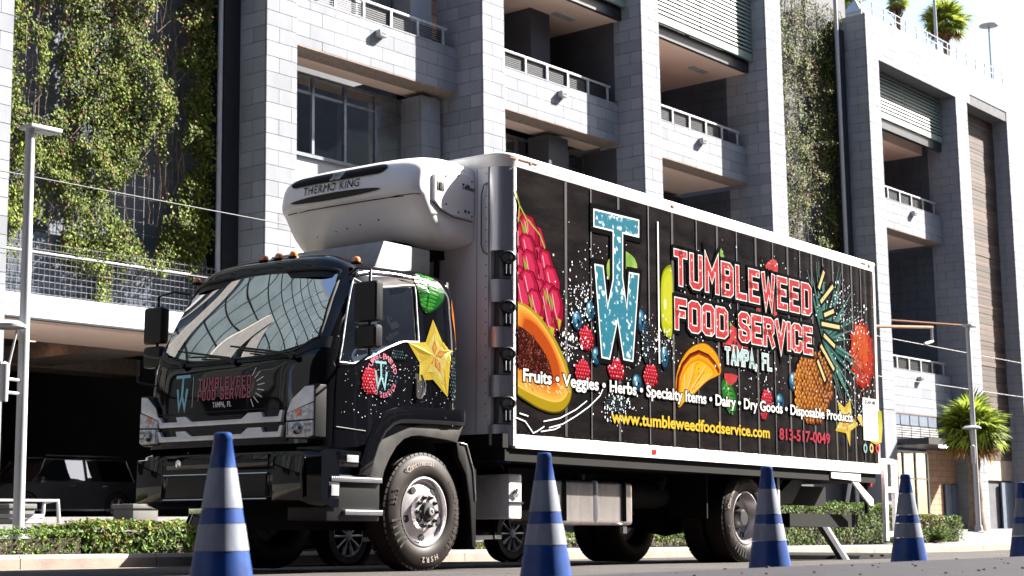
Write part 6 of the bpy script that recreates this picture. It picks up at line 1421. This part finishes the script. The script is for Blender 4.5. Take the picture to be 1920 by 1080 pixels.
# lift gate
lg_ = bxo('lift_post', (9.12, BY0, .25), (9.2, BY0 + .05, 1.32), M['railwhite'], truck)
bxo('lift_post', (9.42, BY0, .25), (9.52, BY0 + .05, 1.31), M['railwhite'], truck)
for z in (1.25, .88, .30): bxo('lift_cross_bar', (9.2, BY0 + .002, z), (9.42, BY0 + .045, z + .07), M['railwhite'], lg_)
for yy in (BY1 - .3,): bxo('lift_post', (9.12, yy, .25), (9.2, yy + .05, 1.32), M['railwhite'], truck)
MB().prism([(7.6, 1.105), (8.42, 1.105), (8.42, 1.0), (7.6, 1.02)], (BY0 + .01, BY0 + .06)).build('gate_bracket', M['railwhite'], truck, fix=True)
MB().prism([(8.15, 1.02), (8.32, 1.01), (8.80, .78), (8.80, .70), (8.70, .70)], (BY0 + .02, BY0 + .05)).build('gate_brace', M['railwhite'], truck, fix=True)
MB().tube([(8.82, .0, .6), (8.82, .0, 1.1)], .03, 8).build('gate_ram', M['chassis'], truck)
bxo('lift_beam', (6.9, .1, .42), (8.75, 2.1, .58), M['chassis'], truck)
MB().tube([(7.05, .3, .9), (7.6, .3, 1.1)], .04, 8).build('hydraulic_ram', M['darksilver'], truck); MB().tube([(6.6, .25, .72), (7.3, .25, 1.05)], .02, 6).build('linkage', M['chassis'], truck)
MB().prism([(6.55, .68), (7.15, .70), (7.55, 1.05), (7.35, 1.08)], (.2, .24)).build('linkage_plate', M['grime'], truck, fix=True)
for dx in (0, .17):
    MB().prism([(7.65 + dx, .42), (7.78 + dx, .42), (8.42 + dx, -.06), (8.35 + dx, -.10)], (.05 + dx * .3, .12 + dx * .3)).build('folding_ramp_arm', M['rail'] if dx else M['darksilver'], truck, fix=True)
pf = MB().prism([(8.4, -.10), (10.1, -.02), (10.1, .08), (8.6, .06)], (.0, 1.9)).build('lift_platform', M['chassis'], truck, fix=True, bevel=.01)
bxo('tail_lamp', (8.9, BY0 + .1, .95), (8.98, BY0 + .35, 1.08), M['redlens'], truck)
# ================================================================ cones
def cone_body():
    root = empty('traffic_cone')
    prof = [(.168, .0), (.168, .0)]
    def rad(z): return .145 + (.030 - .145) * (z / .70)
    def ring(z0, z1, off, name, m, cap=False):
        pr = [(rad(z0) + off, z0), (rad(z1) + off, z1)]
        if cap: pr = [(rad(z0) + off, z0), (rad(.672), .672), (rad(.675) + .003, .675), (rad(.70) + .003, .70), (rad(.70) - .004, .704), (rad(.70) - .008, .70), (.0, .66)]
        return MB().lathe(pr, 40).build(name, m, root, smooth=50)
    ring(.02, .26, 0, 'lower_cone', M['coneblue']); ring(.262, .362, .0015, 'reflective_band', M['conewhite']); ring(.364, .418, 0, 'middle_cone', M['coneblue'])
    ring(.42, .570, .0015, 'reflective_band', M['conewhite']); ring(.572, .70, 0, 'cone_top', M['coneblue'], True)
    MB().box((-.18, -.18, 0), (.18, .18, .03)).build('base', M['blackpl'], root, bevel=.012); return root
CL = ['blue and white cone nearest the camera in front of the truck bumper', 'blue and white cone in front of the fuel tank', 'blue and white cone in front of the rear wheel', 'blue and white cone behind the box beside the lift gate', 'blue and white cone cut by the right edge of the picture']
c0 = None
for i, (u, v, ppm) in enumerate(((418, 811, 496), (1020, 849, 385), (1437, 874.6, 312), (1697, 889, 266), (1915, 904, 225.5))):
    p = ray(u, v) * (F_PX / ppm); o = c0 if c0 else cone_body()
    if c0: o = copy_tree(c0)
    else: c0 = o
    p.z = p.z - .704; o.location = (p.x, p.y, p.z); o.rotation_euler = (0, 0, .3 + i * .7); tag(o, CL[i], 'traffic cone', 'blue cones in a row along the road')
# ================================================================ street lamps
def lampost(loc, h, label, arm=1.0, lean=0):
    root = empty('street_lamp', loc, label=label, cat='street lamp', group='street lamps along the pavement')
    MB().tube([(0, 0, .0), (0, 0, h)], [.072, .060], 14).build('post', M['lamp'], root, smooth=60)
    MB().lathe([(.17, 0), (.17, .03), (.11, .05), (.10, .16), (.085, .2)], 18).build('post_base', M['lamp'], root, smooth=40)
    MB().box((-.08, -.14, h - .02), (.40, .14, h + .03)).build('flat_head', M['lamp'], root, bevel=.012); bxo('lamp_lens', (.1, -.09, h - .028), (.36, .09, h - .022), M['white'], root)
    a = MB(); 
    for z in (1.95, 2.12): a.tube([(-.07, -.02, z), (-.32, -.1, z)], .02, 6)
    br = a.build('side_bracket', M['lamp'], root, smooth=50); T_ = Matrix.Translation((-.34, -.1, 0))
    MB().lathe([(.045, 1.83), (.05, 1.85), (.065, 2.3), (.0, 2.34)], 14, T_).build('lantern_socket', M['lamp'], root, smooth=50)
    for s_ in (-1, 1): MB().tube([(-.34 + .05 * s_, -.1, 2.25), (-.34 + .17 * s_, -.1, 2.78)], .014, 6).build('lantern_strut', M['lamp'], root, smooth=50)
    MB().lathe([(.245, 2.76), (.25, 2.79), (.17, 2.84), (0, 2.86)], 24, T_).build('lantern_disc', M['lamp'], root, smooth=40); return root
lampost((12.30, 17.70, -.13), 5.42, 'tall pale street lamp with a flat head and side lantern at the left edge')
lampost((42.35, 17.7, -.19), 5.60, 'pale street lamp in front of the green fan palm on the right')
# overhead wires
for (z, y, lab) in ((5.25, 20, 'upper thin overhead wire running behind the truck'), (4.13, 20, 'lower thin overhead wire below the vines')):
    w_ = MB(); n = 30; w_.tube([(-30 + i * 5, y, z + (.0 if z < 5 else 0) - .0) for i in range(n)], .010, 5); tag(w_.build('overhead_wire', M['cable'], None), lab, 'overhead wire')
tp = empty('wire_pole_arm', (41.9, 20, 5.5), label='rusty horizontal wire bracket with hanging insulator in front of the right building', cat='wire bracket')
MB().tube([(-.6, 0, .0), (3.35, 0, .32)], .045, 8).build('arm', M['rust'], tp); MB().tube([(3.3, 0, .35), (3.3, 0, -.12)], .04, 8).build('drop', M['lamp'], tp); MB().tube([(3.3, 0, -.1), (2.75, 0, -.22)], .045, 8).build('insulator', M['lamp'], tp)
MB().tube([(-.6, 0, 0), (-.6, 1.2, -5.7)], .05, 8).build('pole', M['lamp'], tp)
# ================================================================ pavement furniture
bn = empty('bench', (16.6, 25.0, wz(16.6, 25)), label='pale slatted metal bench back seen behind the left hedge', cat='bench')
zb = .46 - wz(16.6, 25)
for i in range(6): bxo('back_slat', (-1.6, -.02 + .01 * i, zb - .09 - i * .085), (1.28, .01 + .01 * i, zb - .02 - i * .085), M['lamp'], bn)
for i in range(4): bxo('seat_slat', (-1.6, -.45 + i * .1, .38), (1.28, -.37 + i * .1, .42), M['lamp'], bn)
for x in (-1.62, 1.30): MB().tube([(x, -.45, 0), (x, -.4, .4), (x, .0, .38), (x, .02, zb), (x, .1, .0)], .035, 6).build('end_frame', M['lamp'], bn, smooth=50)
def planter(loc, sx, h, label):
    r_ = empty('concrete_block', loc, label=label, cat='concrete block'); MB().box((-sx / 2, -sx / 2, 0), (sx / 2, sx / 2, h)).build('plinth', M['walk'], r_, bevel=.02); MB().box((-sx / 2 - .03, -sx / 2 - .03, h + .001), (sx / 2 + .03, sx / 2 + .03, h + .09)).build('cap', M['walk'], r_, bevel=.015)
    MB().tube([(0, -sx / 2 - .05, .1), (0, -sx / 2 - .05, h - .2)], .05, 8).build('fitting', M['chrome'], r_)
planter((20.2, 25.3, wz(20.2, 25.3) - .1), .6, .62 - wz(20.2, 25) - .0, 'pale concrete plinth between the hedge and the truck bumper')
planter((18.3, 26.5, wz(18.3, 26.5) - .1), .55, .66 - wz(18.3, 26.5), 'pale concrete plinth at the end of the bench')
# ================================================================ cars
def car(name, loc, rz, Ln, H, W, prof, cab_, label, cat, paint, wheelx, wr, glass='cargl', spokes=10, rimm='wheelsteel'):
    root = empty(name, loc, rz, label=label, cat=cat)
    # body: plan-rounded loft of the side profile
    n = len(prof); ws_ = [0, .55, .80, .93, 1.0]; rows = []
    def body(P, name_, m, shrink, par, inset=0):
        rows = []
        for s_ in (-1, 1):
            pass
        st_ = [-1, -.93, -.78, -.4, 0, .4, .78, .93, 1]
        for q in st_:
            a = abs(q); k_ = max(0, (a - .75) / .25); r_ = []
            for (x, z, ty) in P:
                w_ = W / 2 * shrink(z); r_.append((x * (1 - .035 * k_ ** 2), q * w_, z - (.03 * k_ ** 2 if z > .5 else -.03 * k_ ** 2)))
            rows.append(r_)
        b = MB().grid(rows); b.add(rows[0], [tuple(range(len(P)))]); b.add(rows[-1], [tuple(range(len(P)))[::-1]]); return b.build(name_, m, par, fix=True, smooth=38)
    lo = body(prof, 'body', paint, lambda z: 1.0 if z < .95 else .96, root)
    up = body(cab_, 'cabin', paint, lambda z: .92 - .10 * max(0, (z - 1.0)) / max(.1, H - 1.0) * 1.6, root)
    # side glass as inset panels proud of the cabin
    xs0 = [p[0] for p in cab_]; zt = max(p[1] for p in cab_) - .07; zbm = min(p[1] for p in cab_) + .07; xa, xb = min(xs0) + .28, max(xs0) - .22
    for sg in (-1, 1):
        for (a, c) in ((xa, (xa + xb) / 2 - .05), ((xa + xb) / 2 + .03, xb)):
            w0 = W / 2 * .925 * 1.0 + .006; w1 = W / 2 * (.92 - .10 * (zt - 1.0) / max(.1, H - 1.0) * 1.6) + .012
            sl0 = .32 if a == xa else 0; sl1 = .0 if a == xa else .18
            wd = MB().add([(a, sg * w0, zbm), (c, sg * w0, zbm), (c - sl1, sg * w1, zt), (a + sl0, sg * w1, zt)], [(0, 1, 2, 3) if sg < 0 else (3, 2, 1, 0)]).build('side_window', M[glass], root)
            MB().tube([(a, sg * (w0 + .004), zbm), (c, sg * (w0 + .004), zbm), (c - sl1, sg * (w1 + .004), zt), (a + sl0, sg * (w1 + .004), zt)], .012, 4, closed=True).build('window_trim', M['chrome'], wd)
        bxo('roof_bar', (xa + .4, sg * W * .36 - .02, H + .02), (xb - .3, sg * W * .36 + .02, H + .05), M['chrome'], root)
        MB().box((xa - .05, sg * (W / 2 + .10) - .09, 1.0), (xa + .08, sg * (W / 2 + .10) + .09, 1.15)).build('door_mirror', paint, root, bevel=.03)
        bxo('sill_trim', (-Ln / 2 + 1.1, sg * W / 2 - .01, .28), (Ln / 2 - 1.1, sg * W / 2 + .015, .33), M['chrome'], root)
        for dx in (-.1, .95): bxo('handle', (dx, sg * (W / 2 + .006) - .012, .92), (dx + .18, sg * (W / 2 + .006) + .012, .95), M['chrome'], root)
        MB().box((-Ln / 2 + .02, sg * W * .36 - .16, .62), (-Ln / 2 + .16, sg * W * .36 + .16, .76)).build('headlight', M['lens'], root, bevel=.03)
        MB().box((Ln / 2 - .14, sg * W * .38 - .14, .80), (Ln / 2 - .03, sg * W * .38 + .14, .96)).build('tail_light', M['redlens'], root, bevel=.03)
        for wx in wheelx:
            Mx = Matrix.Translation((wx, sg * (W / 2 + .005), wr)) @ Matrix.Rotation(math.pi / 2 * sg, 4, 'X')
            tt = MB().lathe([(wr * .66, .02), (wr * .70, .0), (wr * .9, -.004), (wr, .03), (wr, .20), (wr * .66, .22)], 36, Mx).build('tyre', M['tyre'], root, smooth=40, fix=True)
            rr = MB().lathe([(wr * .68, .012), (wr * .66, -.002), (wr * .62, .03), (wr * .60, .10)], 36, Mx).build('rim', M[rimm], tt, smooth=40, fix=True); MB().lathe([(wr * .6, .1), (0, .11)], 24, Mx).build('brake_disc', M['hubblack'], tt)
            for i in range(spokes):
                a = 2 * math.pi * i / spokes; sp_ = MB(); c_, s_ = math.cos(a), math.sin(a); vs = []
                for (r_, hw, zz) in ((.05, .018, .012), (wr * .64, .03, .015)):
                    vs += [Mx @ Vector((r_ * c_ - hw * s_, r_ * s_ + hw * c_, zz)), Mx @ Vector((r_ * c_ + hw * s_, r_ * s_ - hw * c_, zz)), Mx @ Vector((r_ * c_, r_ * s_, zz - .02)), Mx @ Vector((r_ * c_, r_ * s_, zz + .04))]
                sp_.add(vs, [(0, 4, 6, 2), (2, 6, 5, 1), (0, 3, 7, 4), (3, 1, 5, 7)]); sp_.build('spoke', M[rimm], tt, fix=True)
            MB().lathe([(.055, .01), (.05, -.012), (0, -.016)], 16, Mx).build('hub_cap', M[rimm], tt, smooth=50)
            MB().lathe([(wr * 1.14, -.012), (wr * 1.10, -.016), (wr * 1.06, .0), (wr * 1.04, .15)], 30, Matrix.Translation((wx, sg * (W / 2 + .005), wr)) @ Matrix.Rotation(math.pi / 2 * sg, 4, 'X')).build('wheel_arch', M['chassis'], root, fix=True)
    return root
paint = mat('dark blue grey paint', (.022, .024, .03), .3, coat=1.0)
suvp = [(-2.42, .30, 0), (-2.45, .55, 0), (-2.40, .85, 0), (-2.1, .98, 0), (-1.2, 1.06, 0), (2.1, 1.10, 0), (2.38, 1.02, 0), (2.44, .75, 0), (2.40, .35, 0), (2.2, .26, 0), (-2.2, .24, 0)]
suvc = [(-1.35, 1.0, 0), (-.72, 1.50, 0), (-.45, 1.64, 0), (.3, 1.70, 0), (1.5, 1.68, 0), (1.95, 1.55, 0), (2.28, 1.05, 0)]
car('parked_suv', (26.6, 36.9, .43), 0, 4.9, 1.70, 1.95, suvp, suvc, 'black family SUV parked in the dark garage entrance on the left', 'car', paint, (-1.45, 1.47), .37, spokes=5)
car('parked_suv', (22.6, 40.5, .43), 0, 4.9, 1.70, 1.95, suvp, suvc, 'second dark car in the garage mostly hidden by the left lamp post', 'car', M['coneblue'], (-1.45, 1.47), .37, spokes=5)
sedp = [(-2.32, .26, 0), (-2.36, .5, 0), (-2.28, .72, 0), (-1.5, .86, 0), (1.9, .92, 0), (2.3, .88, 0), (2.34, .55, 0), (2.28, .28, 0), (-2.1, .2, 0)]
sedc = [(-1.1, .84, 0), (-.45, 1.22, 0), (0, 1.36, 0), (.9, 1.36, 0), (1.85, .94, 0)]
P_ = onY(960, 1010, 13.05); Q_ = onY(655, 1028, 13.05)
xm = (P_.x + Q_.x) / 2; zg = gz(xm, 13.9)
car('parked_sedan', (xm, 13.05 + .93, zg), R_(-.4), 4.7, 1.36, 1.86, sedp, sedc, 'black car at the kerb behind the truck with only its alloy wheels showing', 'car', M['black'], (Q_.x - xm, P_.x - xm), .345, spokes=10, rimm='lamp')
# litter
lt = MB(); random.seed(2); G = [[(i * .06 + random.uniform(-.02, .02), j * .06 + random.uniform(-.02, .02), .02 + random.uniform(0, .10) * (0 < i < 5 and 0 < j < 4)) for i in range(7)] for j in range(5)]
p = onY(925, 1049, 13.0); lt.grid(G); l_ = lt.build('crumpled_wrapper', ramp_mat('wrapper', [(.4, (.6, .02, .04)), (.5, (.5, .5, .55)), (.62, (.12, .2, .5))], 12), None); l_.location = (p.x, p.y - .6, gz(p.x, p.y - .6)); tag(l_, 'crumpled red and white wrapper on the road beside the sedan wheel', 'litter')
# distant tower at the right edge
dt = empty('distant_tower', (0, 0, 0), label='pale teal glass tower far away at the right edge of the picture', cat='building')
bxo('tower_wall', (170, 38, -.5), (200, 52, 34), M['white'], dt)
for i in range(10):
    for j in range(3): bxo('window', (169.9, 38.6 + j * 4.4, 2 + i * 3.2), (169.99, 42.2 + j * 4.4, 4.2 + i * 3.2), M['bluedoor'] if i % 2 else M['glass'], dt); bxo('window', (172 + j * 9, 37.9, 2 + i * 3.2), (180 + j * 9, 37.99, 4.2 + i * 3.2), M['glass'], dt)
# stones and grit on the near pavement edge
b = MB(); random.seed(9)
for i in range(260):
    x = random.uniform(2, 30); y = random.uniform(2.6, 3.98); s_ = random.uniform(.003, .009); b.box((x - s_, y - s_, near_z(x) - .001), (x + s_, y + s_ * .7, near_z(x) + s_ * .8))
b.build('grit', M['soil'], None, kind='stuff')
